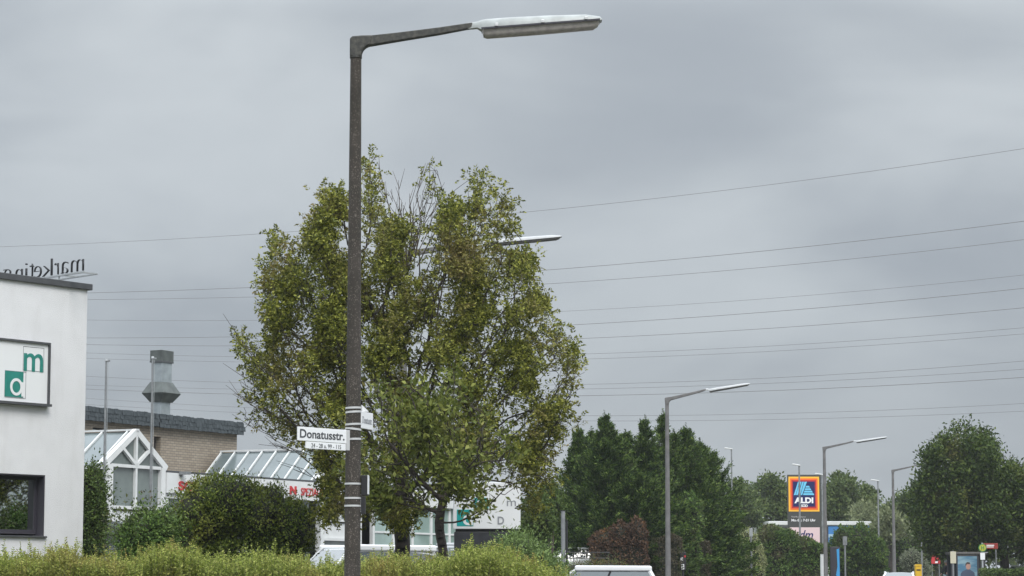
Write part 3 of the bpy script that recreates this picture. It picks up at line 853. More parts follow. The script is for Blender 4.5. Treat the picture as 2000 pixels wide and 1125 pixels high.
# holder rail joining the plates to the post
MB().box(x1 - 0.01, x1 + 0.06, -0.02, 0.02, -H2, H_).build('clamp', M_BAND, s1, bevel=0.004)
for par, lst in ((s1, ((829, 0.006), (838, -0.012), (858, 0.004))), ):
    for py, tl in lst:
        q, z = strap(py, tl); o = q.build('strap', M_BAND, par)
        Mi = Matrix.Translation(FS.o * 1.0 - Vector((0, 0, 0))) if False else None
        o.parent = None
        o.location = (0, 0, 0)
        # into the sign's local frame
        loc = Matrix.Translation(Vector(par.location)) @ Matrix.Rotation(par.rotation_euler[2], 4, 'Z')
        o.parent = par
        o.matrix_parent_inverse = loc.inverted()
        o.location = (lp.x, lp.y, z)
angB = math.atan2(0.96, 0.27)
FS2 = Facade(lp.x + 0.10, 36.0 - 0.0, angB); FS2.o.z = 0
xa, za_ = FS2.at(704, 836); xb, _ = FS2.at(727, 838); _, zc_ = FS2.at(704, 803)
s3 = mk_plate('white street name plate on the right of the post, seen at a steep angle', xa, xb, za_, zc_, angB, FS2.o.x, FS2.o.y,
              [('Donatusstr.', xa + 0.05, xb - 0.04, (zc_ - za_) * 0.30, (zc_ - za_) * 0.72, M_TEXTG, 0.0)])
FS3 = Facade(lp.x + 0.09, 36.15, math.atan2(0.75, 0.66)); FS3.o.z = 0
xa, za_ = FS3.at(706, 803.5); xb, _ = FS3.at(719, 803); _, zc_ = FS3.at(706, 795)
r3 = thing('sign_bracket', 'small white pointed bracket above the right hand name plate', 'bracket', (FS3.o.x, FS3.o.y, za_), FS3.a)
MB().prism([(xa, 0), (xb, 0), (xb - 0.02, 0.02), (xa, zc_ - za_ + 0.03)], -0.01, 0.01).build('bracket_plate', M_ENAMEL, r3)
MB().tube([(xa - 0.04, 0, -0.07), (xa - 0.04, 0, 0.08)], 0.02, 8).build('clamp', M_BLACK, r3)
for py, tl in ((797, 0.004), (805, 0.008)):
    q, z = strap(py, tl); o = q.build('strap', M_BAND, r3)
    loc = Matrix.Translation(Vector(r3.location)) @ Matrix.Rotation(r3.rotation_euler[2], 4, 'Z')
    o.matrix_parent_inverse = loc.inverted(); o.location = (lp.x, lp.y, z)
# dark cabinet-like sign seen from its edge, with straps
zc0, zc1 = P(710, 1004, 36).z, P(710, 928, 36).z
cb_ = thing('traffic_sign', 'dark backed sign strapped to the post, seen from its edge', 'sign', (lp.x, lp.y, zc0), R(0))
MB().box(0.115, 0.205, -0.03, 0.25, 0.26, zc1 - zc0).build('sign_back', M_BLACK, cb_, bevel=0.006)
MB().box(0.115, 0.175, -0.02, 0.15, 0.0, 0.25).build('lower_bracket', M_BLACK, cb_, bevel=0.006)
MB().box(0.207, 0.217, -0.03, 0.25, 0.28, zc1 - zc0).build('white_face', M_ENAMEL, cb_)
for py in (945, 973, 988):
    q, z = strap(py, 0.0, 0.026); o = q.build('strap', M_BAND, cb_)
    o.location = (0, 0, z - zc0)

# ---------------------------------------------------------------- flag poles, cabinet
for px, D, y0, lab in ((200, 60.0, 705, 'slim silver flagpole nearest the white office wall'), (291.5, 62.0, 700, 'slim silver flagpole in front of the white gable')):
    b = P(px, 1120, D); gz = g(b.x, D); zt2_ = P(px, y0, D).z - gz
    fpole = thing('flagpole', lab, 'flagpole', (b.x, D, gz), 0, 'flagpoles by the shop')
    MB().tube([(0, 0, -0.05), (0, 0, zt2_ * 0.5), (0, 0, zt2_)], [0.038, 0.031, 0.023], 12).build('pole', M_STEEL, fpole, True)
    MB().tube([(0, 0, zt2_), (0, 0, zt2_ + 0.05)], [0.042, 0.03], 10).build('cap', M_PALEST, fpole)
    MB().box(0.02, 0.09, -0.015, 0.015, zt2_ - 0.02, zt2_ + 0.02).build('pulley', M_STEEL, fpole)
    MB().tube([(0.045, 0, 1.0), (0.045, 0, zt2_ - 0.02)], 0.006, 5).build('halyard', M_PALEST, fpole)
    MB().tube([(0, 0, -0.05), (0, 0, 0.3)], 0.075, 12).build('foot', M_STEEL, fpole)
a_ = P(195, 1018, 57); b_ = P(232, 1018, 57)
gz = g(a_.x, 57)
cab = thing('grey_screen', 'grey sheet metal screen between dark shrub and glass gable', 'screen', (a_.x, 57, gz), R(6))
q = MB(); q.box(0, 0.45, 0, 0.03, 0.05, a_.z - gz); q.box(0.46, 0.92, 0.0, 0.03, 0.05, a_.z - gz - 0.01)
q.build('sheet', mat('grey_sheet', (0.20, 0.225, 0.25), 0.5, var=0.3, scale=3, bump=0.4, bscale=5), cab)
q = MB(); [q.box(x, x + 0.05, 0.031, 0.08, -0.1, a_.z - gz - 0.04) for x in (0.0, 0.44, 0.88)]
q.build('post', M_STEEL, cab)

# ---------------------------------------------------------------- lit box sign on dark base near the tree
D = 56.0
a_ = P(886, 1033, D); b_ = P(1017, 1033, D); t_ = P(1017, 941, D)
gz = g(a_.x, D)
bs = thing('company_sign', 'white box sign with teal logo on a dark stone base behind the tree branches', 'sign', (a_.x, D, gz), R(4))
wS = b_.x - a_.x; z0 = a_.z - gz; z1 = t_.z - gz
MB().prism([(0, z0), (wS, z0), (wS, z1), (0.24, z1 - 0.02), (0, z1 - 0.22)], 0, 0.28).build('sign_box', M_ENAMEL, bs, bevel=0.01)
MB().box(0.02, wS - 0.07, 0.04, 0.26, -0.2, z0 - 0.06).build('base', mat('slate_base', (0.035, 0.037, 0.045), 0.5, var=0.35, scale=6), bs, bevel=0.01)
MB().box(0.05, wS - 0.10, 0.06, 0.24, z0 - 0.06, z0 - 0.003).build('neck', M_BLACK, bs)
sq = 0.36
MB().box(0.07, 0.07 + sq, -0.006, -0.001, z0 + 0.06, z0 + 0.06 + sq).build('logo_square', M_TEAL, bs)
text_on('lettering', 'd', bs, 0.20, -0.0065, z0 + 0.08, 0.22, 0.33, M_ENAMEL, 0.004, bold=0.02)
ring(0.07 + sq, 0.07 + 2 * sq, z0 + 0.06 + sq, z0 + 0.06 + 2 * sq, 0.007, -0.006, -0.001, M_TEXTG, 'logo_outline', bs)
text_on('lettering', 'm', bs, 0.09 + sq, -0.003, z0 + 0.07 + sq, 0.31, 0.25, M_TEAL, 0.004, bold=0.02)
text_on('lettering', 'm', bs, wS - 0.30, -0.003, z0 + 0.50, 0.20, 0.12, M_TEXTG, 0.004, bold=0.0)
text_on('lettering', 'D', bs, wS - 0.50, -0.003, z0 + 0.10, 0.14, 0.17, M_TEXTG, 0.004, bold=0.02)

# ---------------------------------------------------------------- supermarket pylon
D = 165.0
a_ = P(1539.5, 1030, D); b_ = P(1605, 1030, D); t_ = P(1570, 927, D)
gz = 0.62
py_ = thing('pylon_sign', 'tall dark pylon with the ALDI sign above a pink dm panel', 'sign', (a_.x, D, gz), 0)
wS = b_.x - a_.x; HT = t_.z - gz
M_PYL = mat('pylon_grey', (0.055, 0.058, 0.055), 0.6, var=0.15)
MB().box(0, wS, 0, 0.4, -0.2, HT).build('pylon_body', M_PYL, py_, bevel=0.02)
sc_ = wS / 65.5                       # metres per picture pixel here
def zz(y): return P(1570, y, D).z - gz
sx = lambda x: (x - 1539.5) * sc_
cols = [((0.95, 0.52, 0.05), 0), ((0.90, 0.16, 0.03), 3.0), ((0.50, 0.03, 0.035), 6.0), ((0.012, 0.016, 0.10), 8.6)]
lg = None
for i_, (c_, ins) in enumerate(cols):
    y0_ = -0.012 * (i_ + 1)
    o = MB().box(sx(1541 + ins), sx(1601 - ins), y0_, y0_ + 0.010, zz(999 - ins * 1.1), zz(931 + ins * 1.1)).build('sign_field', mat('sign_field_%d' % i_, c_, 0.35), py_)
    if lg is None: lg = o
M_LB = mat('logo_light_blue', (0.16, 0.55, 0.80), 0.35)
M_LW = mat('logo_white', (0.85, 0.85, 0.86), 0.35)
def para(pts, m):
    return MB().prism([(sx(x), zz(y)) for x, y in pts], -0.060, -0.0485).build('logo_stripe', m, py_)
para([(1551, 967), (1554.5, 967), (1562.5, 941), (1559.5, 941)], M_LB)
para([(1555.3, 967), (1558.8, 967), (1566.5, 941), (1563.3, 941)], M_LB)
para([(1560.3, 967), (1563.3, 967), (1571, 941), (1567.6, 941)], M_LB)
para([(1564.2, 967), (1567.2, 967), (1577, 941), (1572, 941)], M_LB)
for (xa_, xb_, ya_, yb_) in ((1575.2, 1581, 949, 952.5), (1573.6, 1583.5, 953.7, 957.3), (1572, 1586.5, 958.5, 962), (1570.2, 1589.3, 963.2, 967)):
    para([(xa_ - 1.2, yb_), (xb_ + 1.8, yb_), (xb_, ya_), (xa_, ya_)], M_LB)
text_on('lettering', 'ALDI', py_, sx(1552), -0.049, zz(983), sx(1589) - sx(1552), zz(971.5) - zz(983), M_LW, 0.01, bold=0.05)
text_on('lettering', 'SÜD', py_, sx(1565), -0.049, zz(990.5), sx(1578) - sx(1565), zz(984.3) - zz(990.5), M_LW, 0.01, bold=0.04)
text_on('lettering', 'Filialöffnungszeiten', py_, sx(1546), -0.003, zz(1011.5), sx(1574) - sx(1546), zz(1008) - zz(1011.5), mat('sign_text_pale', (0.5, 0.5, 0.5), 0.5), 0.01, bold=0.0)
text_on('lettering', 'Mo.-Sa.: 7-21 Uhr', py_, sx(1546), -0.003, zz(1018.5), sx(1593) - sx(1546), zz(1013.5) - zz(1018.5), M_LW, 0.01, bold=0.03)
MB().box(sx(1541), sx(1601), -0.012, -0.001, zz(1076), zz(1030)).build('lower_panel', mat('panel_pink', (0.72, 0.55, 0.56), 0.45), py_)
text_on('lettering', 'dm', py_, sx(1561), -0.0125, zz(1053), sx(1588) - sx(1561), zz(1035.5) - zz(1053), mat('lettering_navy', (0.02, 0.02, 0.12), 0.4), 0.01, bold=0.01, shear=0.3)
q = MB(); q.tube([(sx(1578), -0.03, zz(1058)), (sx(1584), -0.03, zz(1055)), (sx(1590), -0.03, zz(1057)), (sx(1592), -0.03, zz(1062))], [0.02, 0.045, 0.045, 0.02], 8)
q.build('logo_swoosh', mat('swoosh_red', (0.75, 0.06, 0.03), 0.4), py_)

# ---------------------------------------------------------------- long low shop with blue band, far behind
D = 200.0
a_ = P(1503, 1018, D); b_ = P(1722, 1018, D)
st2 = thing('store_building', 'long low store with white roof edge and blue band behind the pylon', 'building', (a_.x, D, 0.6), R(3))
wS = b_.x - a_.x; zt3 = a_.z - 0.6; k_ = D / FPX
MB().box(0, wS, 0.1, 14, -0.5, zt3 - 0.30).build('wall', M_ENAMEL, st2)
MB().box(-0.1, wS + 0.1, -0.1, 14.1, zt3 - 0.296, zt3).build('roof_edge', M_WHITE, st2, bevel=0.03)
MB().box(0.35, 4.6, 0.02, 0.098, zt3 - 2.1, zt3 - 0.4).build('dark_glass_front', M_DARKFR, st2)
text_on('lettering', 'DEC', st2, 2.3, 0.018, zt3 - 0.85, 1.3, 0.35, M_TEXTG, 0.01, bold=0.03)
MB().box(4.61, wS, 0.02, 0.098, zt3 - 1.0, zt3 - 0.36).build('blue_band', mat('blue_band', (0.05, 0.20, 0.48), 0.4), st2)
MB().box(4.61, wS, 0.015, 0.098, zt3 - 1.25, zt3 - 1.003).build('pale_stripe', mat('pale_blue', (0.35, 0.50, 0.62), 0.4), st2)
MB().box(4.61, wS, 0.01, 0.098, zt3 - 2.4, zt3 - 1.253).build('blue_band', MATS['blue_band'], st2)

# ---------------------------------------------------------------- small posts and car park lights
def small_light(px, y0, D, lab, w=26, grp='small car park lights'):
    b = P(px, 1120, D); gz = 0.62; zt2_ = P(px, y0, D).z - gz
    r = thing('car_park_light', lab, 'street lamp', (b.x, D, gz), 0, grp)
    MB().tube([(0, 0, -0.1), (0, 0, zt2_)], [0.07, 0.05], 10).build('pole', M_STEEL, r, True)
    k_ = D / FPX
    MB().prism([(-14 * k_, zt2_ + 0.04), (0.06, zt2_ - 0.04), (0.08, zt2_ + 0.03), (-13 * k_, zt2_ + 0.12)], -0.1, 0.1).build('lamp_head', M_WHITE, r, bevel=0.02)
    return r
small_light(1431, 877, 185, 'thin park light standing left of the far trees against the sky')
small_light(1563.5, 909, 158, 'thin park light standing in front of the ALDI sign')
small_light(1608, 927, 178, 'thin park light half hidden behind a street lamp beside the pylon')
small_light(1717.5, 939, 185, 'thin park light above the right end of the blue store')
def post(px, y0, D, lab, r_=0.04, sign=None, name='sign_post', cat='post', m=M_STEEL):
    b = P(px, 1120, D); gz = g(b.x, D); h = P(px, y0, D).z - gz
    o = thing(name, lab, cat, (b.x, D, gz), 0)
    MB().tube([(0, 0, -0.1), (0, 0, h)], r_, 10).build('pole', m, o, True)
    MB().tube([(0, 0, h), (0, 0, h + 0.02)], r_ * 1.25, 10).build('cap', M_BLACK, o)
    if sign:
        w, hh, ms = sign
        MB().box(-w / 2, w / 2, -r_ - 0.02, -r_, h - hh - 0.03, h - 0.03).build('sign_plate', ms, o, bevel=0.005)
    return o
post(1467.5, 1031, 123, 'grey sign post beside the pale variegated bush', 0.05, (0.16, 0.38, M_PALEST))
post(1651, 1047, 149.5, 'grey post in front of the bright bush right of the pylon', 0.055, (0.25, 0.5, M_STEEL))
post(1801, 1034, 186, 'slim grey post before the spreading bush near the bus stop', 0.05)
post(1100, 998, 76, 'stout grey post between car park and brown hedge', 0.062)
post(1107, 1018, 78, 'thin dark post close beside the stout grey post', 0.035, None, m=M_BLACK)
post(797.5, 1005, 54, 'light grey tube post under the big tree', 0.028, None, m=M_PALEST)
post(1127, 1042, 112.5, 'white wooden post behind the parked white car', 0.12, None, m=M_WHITE)
# rail fence beside the pavement
b = P(1085, 1085, 104); gz = g(b.x, 104)
fn = thing('railing', 'low dark metal railing in front of the parked white car', 'railing', (b.x, 104, gz), R(4))
hR = P(1090, 1078, 104).z - gz
for z in (hR - 0.02, hR - 0.25):
    MB().tube([(0, 0, z), (2.2, 0, z)], 0.018, 8).build('rail', M_BLACK, fn)
for k_ in range(4):
    MB().tube([(k_ * 0.70 + 0.04, 0, -0.1), (k_ * 0.70 + 0.04, 0, hR - 0.02)], 0.02, 8).build('rail_post', M_BLACK, fn)
# dark meter box with white labels in front of the hedge
b = P(1334, 1100, 109); gz = g(b.x, 109)
pm = thing('parking_meter', 'dark box on a post with white labels in front of the tall hedge', 'meter', (b.x, 109, gz), 0)
zz0 = P(1334, 1114, 109).z - gz; zz1 = P(1334, 1078, 109).z - gz
MB().tube([(0, 0.08, -0.1), (0, 0.08, zz0 + 0.05)], 0.04, 10).build('pole', M_BLACK, pm)
MB().box(-0.13, 0.13, 0, 0.18, zz0, zz1).build('box', M_BLACK, pm, bevel=0.03)
MB().box(-0.07, 0.05, -0.006, -0.001, zz0 + 0.04, zz0 + 0.26).build('label_plate', M_ENAMEL, pm)
MB().box(-0.10, 0.0, -0.006, -0.001, zz0 + 0.42, zz0 + 0.54).build('label_plate', M_ENAMEL, pm)
MB().box(0.05, 0.12, -0.006, -0.001, zz0 + 0.55, zz0 + 0.63).build('label_plate', M_RED, pm)
# blue lit display near the fourth lamp
b = P(1622, 1110, 149.5); e_ = P(1641, 1110, 149.5); gz = 0.58
bd = thing('display_case', 'dark display case with a bright blue poster beside the street lamp', 'display', (b.x, 149.5, gz), 0)
zt4 = P(1630, 1068, 149.5).z - gz; w4 = e_.x - b.x
MB().box(0, w4, 0, 0.2, -0.1, zt4).build('case', M_DARKFR, bd, bevel=0.02)
MB().prism([(w4 * 0.55, 0.9), (w4 * 0.95, 0.75), (w4 * 0.92, zt4 - 0.1), (w4 * 0.66, zt4 - 0.15), (w4 * 0.72, 1.4)], -0.008, -0.002).build('poster', mat('poster_blue', (0.05, 0.30, 0.62), 0.4), bd)
post(1606, 1082, 143.5, 'short white bollard at the foot of the pylon lamp post', 0.10, None, 'bollard', 'bollard', M_WHITE)
# yellow box at the kerb
b = P(1788, 1120, 112); e_ = P(1800.5, 1120, 112); gz = g(b.x, 112)
yb = thing('yellow_box', 'yellow upright box at the kerb beside the silver car roof', 'box', (b.x, 112, gz), 0)
zt5 = P(1794, 1102, 112).z - gz; w5 = e_.x - b.x
M_YEL = mat('yellow_paint', (0.62, 0.38, 0.02), 0.5, var=0.1)
MB().box(0, w5, 0, 0.28, 0.0, zt5 - 0.08).build('cabinet', M_YEL, yb, bevel=0.02)
MB().prism([(-0.015, zt5 - 0.08), (w5 + 0.015, zt5 - 0.08), (w5 - 0.02, zt5), (0.02, zt5)], -0.015, 0.295).build('lid', M_YEL, yb)
MB().box(0.05, w5 - 0.05, -0.008, -0.001, zt5 - 0.28, zt5 - 0.22).build('slot', M_BLACK, yb)

# ---------------------------------------------------------------- bus stop
D = 136.0
sh = P(1858, 1125, D); gz = 0.43 + 0.12
bsx = sh.x; k_ = D / FPX
bsr = thing('bus_shelter', 'dark framed bus shelter with an advertising panel under the round tree', 'bus shelter', (bsx, D, gz), 0)
ztop = P(1890, 1078, D).z - gz
wS = 66 * k_
MB().box(-0.05, wS + 0.1, -0.1, 1.5, ztop - 0.14, ztop).build('roof', mat('shelter_roof', (0.10, 0.095, 0.09), 0.6, var=0.3), bsr, bevel=0.03)
for x in (0.02, wS - 0.08):
    for y in (0.0, 1.3):
        MB().box(x, x + 0.08, y, y + 0.08, -0.1, ztop - 0.14).build('post', M_DARKFR, bsr)
MB().box(0.1, wS - 0.08, 1.33, 1.345, 0.3, ztop - 0.2).build('back_pane', M_CARGLASS, bsr)
MB().box(0.15, wS - 0.2, 0.95, 1.25, 0.42, 0.47).build('bench', M_DARKFR, bsr)
ad = thing('advertising_panel', 'blue poster showing a man in a dark suit, framed in the bus shelter', 'poster', (P(1868, 1100, D).x, D - 0.12, gz), 0)
wA = 41 * k_; zA = P(1890, 1086.5, D).z - gz
MB().box(0, wA, 0, 0.1, 0.3, zA + 0.05).build('case', M_DARKFR, ad, bevel=0.01)
def postmat():  # print colours darkened to carry the shade under the tree
    m = bpy.data.materials.new('poster_print'); m.use_nodes = True
    n, l = m.node_tree.nodes, m.node_tree.links
    b = n['Principled BSDF']; b.inputs['Roughness'].default_value = 0.3
    tc = n.new('ShaderNodeTexCoord'); t = n.new('ShaderNodeTexNoise'); t.inputs['Scale'].default_value = 2.5
    mp = n.new('ShaderNodeMapping'); mp.inputs['Scale'].default_value = (0.5, 1, 2.2)
    l.new(tc.outputs['Object'], mp.inputs[0]); l.new(mp.outputs[0], t.inputs['Vector'])
    r = n.new('ShaderNodeValToRGB'); r.color_ramp.elements[0].position = 0.4; r.color_ramp.elements[0].color = (0.07, 0.17, 0.26, 1)
    r.color_ramp.elements[1].position = 0.62; r.color_ramp.elements[1].color = (0.22, 0.33, 0.38, 1)
    l.new(t.outputs[0], r.inputs[0]); l.new(r.outputs[0], b.inputs['Base Color'])
    return m
M_POST = postmat()
MB().box(0.05, wA - 0.05, -0.006, -0.001, 0.4, zA).build('poster', M_POST, ad)
cx = wA * 0.52; hz_ = zA - 0.52
def oval(cx, cz, rx, rz, n=14): return [(cx + rx * math.cos(2 * math.pi * i / n), cz + rz * math.sin(2 * math.pi * i / n)) for i in range(n)]
MB().prism([(cx - 0.42, hz_ - 1.2), (cx - 0.38, hz_ - 0.38), (cx - 0.28, hz_ - 0.26), (cx - 0.06, hz_ - 0.17), (cx + 0.10, hz_ - 0.17), (cx + 0.34, hz_ - 0.34), (cx + 0.42, hz_ - 1.2)], -0.010, -0.007).build('suit_print', mat('suit_print', (0.055, 0.075, 0.12), 0.4), ad)
MB().prism(oval(cx + 0.02, hz_, 0.13, 0.18), -0.013, -0.0105).build('face_print', mat('face_print', (0.42, 0.24, 0.19), 0.4), ad)
MB().prism([(cx - 0.12, hz_ + 0.0), (cx - 0.13, hz_ + 0.12), (cx - 0.04, hz_ + 0.22), (cx + 0.10, hz_ + 0.2), (cx + 0.12, hz_ + 0.11), (cx - 0.05, hz_ + 0.11)], -0.016, -0.0135).build('hair_print', mat('hair_print', (0.05, 0.035, 0.03), 0.5), ad)
bp_ = P(1919, 1100, 135); gz = 0.54
bst = thing('bus_stop_sign', 'round yellow bus stop sign with green rim on a pale pole', 'sign', (bp_.x, 135, gz), 0)
zt6 = P(1919, 1060, 135).z - gz; zd = P(1919, 1070, 135).z - gz
MB().tube([(0, 0, -0.1), (0, 0, zt6)], 0.05, 10).build('pole', M_PALEST, bst, True)
MB().tube([(0, -0.09, zd), (0, -0.055, zd)], 0.21, 24).build('green_rim', mat('stop_green', (0.05, 0.22, 0.06), 0.4), bst)
MB().tube([(0, -0.10, zd), (0, -0.092, zd)], 0.17, 24).build('yellow_disc', mat('stop_yellow', (0.42, 0.40, 0.05), 0.4), bst)
text_on('lettering', 'H', bst, -0.08, -0.101, zd - 0.10, 0.16, 0.20, MATS['stop_green'], 0.006, bold=0.03)
MB().box(-0.12, 0.12, -0.09, -0.06, zd - 0.62, zd - 0.26).build('timetable', M_ENAMEL, bst)
MB().box(-0.05, 0.30, -0.02, 0.02, zd - 0.26, zd - 0.22).build('bracket', M_PALEST, bst)
rsn = thing('direction_sign', 'red direction board mounted beside the bus stop sign', 'sign', (bp_.x, 135.3, gz), 0)
za6, zb6 = P(1935, 1072, 135.3).z - gz, P(1935, 1061, 135.3).z - gz
MB().box(0.12, 0.88, -0.02, 0.02, za6, zb6).build('board', mat('sign_red', (0.24, 0.025, 0.02), 0.45), rsn, bevel=0.01)
MB().box(0.28, 0.68, -0.026, -0.021, za6 + 0.16, za6 + 0.21).build('white_line', M_ENAMEL, rsn)
MB().box(0.24, 0.66, -0.026, -0.021, za6 + 0.08, za6 + 0.12).build('white_line', M_ENAMEL, rsn)
MB().tube([(0.78, 0.05, -0.1), (0.78, 0.05, zb6)], 0.03, 8).build('pole', M_STEEL, rsn)
# small notice left of the shelter and red board
post(1862, 1076, 135, 'post with cream notice at the left end of the bus shelter', 0.05, (0.30, 0.62, mat('cream', (0.5, 0.47, 0.36), 0.6)))
b = P(1819, 1100, 190); gz = 0.62
rb = thing('red_board', 'small red advertising board among bushes left of the person', 'sign', (b.x, 190, gz), 0)
z7, z8 = P(1825, 1101, 190).z - gz, P(1825, 1085, 190).z - gz
MB().box(0, 0.66, 0, 0.05, z7, z8).build('board', M_RED, rb, bevel=0.01)
MB().box(0.28, 0.48, -0.006, -0.001, z7 + 0.05, z7 + 0.2).build('white_patch', M_ENAMEL, rb)
for x in (0.05, 0.56): MB().box(x, x + 0.05, 0.051, 0.1, -0.1, z8).build('post', M_STEEL, rb)

# ---------------------------------------------------------------- overhead cables
WIRES = [((0, 482), (1020, 415), (2000, 290), 0.9), ((175, 572), (1060, 528), (2000, 432), 1.3), ((175, 585), (1060, 555), (2000, 468), 1.0),
         ((170, 625), (1100, 608), (2000, 537), 0.5), ((170, 660), (1110, 635), (2000, 563), 1.2), ((170, 673), (1115, 662), (2000, 601), 1.1),
         ((190, 690), (1120, 692), (2000, 640), 0.6), ((170, 700), (1120, 702), (2000, 652), 0.6), ((170, 735), (1130, 751), (2000, 705), 0.8),
         ((170, 752), (1130, 760), (2000, 721), 0.6), ((170, 760), (1130, 773), (2000, 737), 1.2), ((170, 778), (1130, 812), (2000, 788), 0.6), ((170, 790), (1130, 822), (2000, 803), 0.5)]
ORD = ['topmost', 'second', 'third', 'fourth', 'fifth', 'sixth', 'seventh', 'eighth', 'ninth', 'tenth', 'eleventh', 'twelfth', 'lowest']
for i, (p0, p1, p2, th) in enumerate(WIRES):
    A = np.polyfit([p0[0], p1[0], p2[0]], [p0[1], p1[1], p2[1]], 2)
    pts, rr_ = [], []
    for x in range(-700, 2701, 100):
        Dw = 330 - (x + 700) / 3400 * 150 + (i % 3) * 6
        pts.append(P(x, float(np.polyval(A, x)), Dw)); rr_.append(0.019 * (0.45 + 0.60 * th))
    o = MB().tube(pts, rr_, 5, False).build('power_line', M_WIRE, None, True)
    tag(o, 'thin sagging overhead cable across the sky, %s%s' % (ORD[i], ' of the thirteen' if 'most' in ORD[i] or 'lowest' in ORD[i] else ' from the top'), 'power line', 'overhead power lines')
# ---------------------------------------------------------------- vegetation toolkit
def unit(a): return a / np.maximum(np.linalg.norm(a, axis=-1, keepdims=True), 1e-9)
def rdir(n, up=0.0):
    d = rng.normal(size=(n, 3)); d = unit(d); d[:, 2] += up; return unit(d)

def leaf_mesh(name, c, d, L, W, nrm=None, fold=0.18):
    n = len(c)
    if nrm is None: nrm = rdir(n, 0.6)
    side = unit(np.cross(d, nrm)); nn = np.cross(side, d)
    L = np.broadcast_to(L, (n,))[:, None]; W = np.broadcast_to(W, (n,))[:, None]
    v = np.empty((n, 4, 3))
    v[:, 0] = c
    v[:, 1] = c + d * L * 0.45 + side * W * 0.5 + nn * W * fold
    v[:, 2] = c + d * L
    v[:, 3] = c + d * L * 0.45 - side * W * 0.5 + nn * W * fold
    return mesh_np(name, v.reshape(-1, 3), np.arange(n * 4), 4)

def compound(c, d, pairs, leaf):
    """ash-like leaves: pairs of leaflets along a drooping rachis; returns centres, directions"""
    n = len(c); cs, ds = [], []
    nrm = rdir(n, 0.9); side = unit(np.cross(d, nrm))
    dd = d.copy(); p = c.copy()
    for k in range(pairs):
        p = p + dd * leaf * 0.62; dd = unit(dd + np.array([0, 0, -0.12]))
        for s in (-1, 1):
            cs.append(p); ds.append(unit(dd * 0.75 + side * s + rng.normal(size=(n, 3)) * 0.18))
    cs.append(p); ds.append(dd)
    return np.concatenate(cs), np.concatenate(ds)

def grow(att, trunk, step, kill, infl, iters=160, up=0.0, maxn=9000, wob=0.07):
    N = [np.array(p, float) for p in trunk]; par = [-1] + list(range(len(trunk) - 1))
    alive = np.ones(len(att), bool)
    best = np.full(len(att), 1e9); bi = np.zeros(len(att), int)
    new = list(range(len(N)))
    for it in range(iters):
        for i in new:
            dd = np.linalg.norm(att - N[i], axis=1)
            m = dd < best; best[m] = dd[m]; bi[m] = i
        alive &= best > kill
        act = alive & (best < infl)
        if not act.any():
            if it > 3 or not alive.any(): break
            act = alive
        idx = np.where(act)[0]
        dirs = unit(att[idx] - np.array(N)[bi[idx]])
        acc = {}
        for j, i in enumerate(bi[idx]):
            acc.setdefault(int(i), []).append(dirs[j])
        new = []
        for i, l in acc.items():
            d = np.mean(l, axis=0) + np.array([0, 0, up]) + rng.normal(size=3) * wob
            d = d / max(np.linalg.norm(d), 1e-6)
            N.append(N[i] + d * step); par.append(i); new.append(len(N) - 1)
        if len(N) > maxn: break
    return np.array(N), np.array(par)

def branch_mesh(name, N, par, tip=0.004, power=2.3, rmax=None):
    n = len(N); acc = np.zeros(n); ch = np.zeros(n, int)
    for i in range(n - 1, 0, -1):
        r = acc[i] if acc[i] > 0 else tip ** power
        acc[i] = r; acc[par[i]] += r; ch[par[i]] += 1
    acc[0] = max(acc[0], tip ** power)
    rad = acc ** (1 / power)
    if rmax: 
        k = rmax / rad.max()
        rad = np.where(rad > tip * 2.5, tip * 2.5 + (rad - tip * 2.5) * max(0.05, (rmax - tip * 2.5) / (rad.max() - tip * 2.5)), rad)
    i = np.arange(1, n); a, b = N[par[i]], N[i]; ra, rb = rad[par[i]], rad[i]
    ra = np.minimum(ra, rb * 1.6 + 0.004)
    t = unit(b - a); ref = np.where(np.abs(t[:, 2:3]) > 0.9, np.array([[1.0, 0, 0]]), np.array([[0, 0, 1.0]]))
    s = unit(np.cross(t, ref)); u = np.cross(s, t)
    K = 5; V = np.empty((len(i), 2 * K, 3))
    for k in range(K):
        an = 2 * math.pi * k / K; o = s * math.cos(an) + u * math.sin(an)
        V[:, k] = a - t * ra[:, None] * 0.3 + o * ra[:, None]; V[:, K + k] = b + o * rb[:, None]
    base = (np.arange(len(i)) * 2 * K)[:, None]
    F = np.concatenate([np.stack([base[:, 0] + k, base[:, 0] + (k + 1) % K, base[:, 0] + K + (k + 1) % K, base[:, 0] + K + k], 1) for k in range(K)])
    me = mesh_np(name, V.reshape(-1, 3), F, 4)
    me.polygons.foreach_set('use_smooth', [True] * len(me.polygons))
    return me, rad, ch

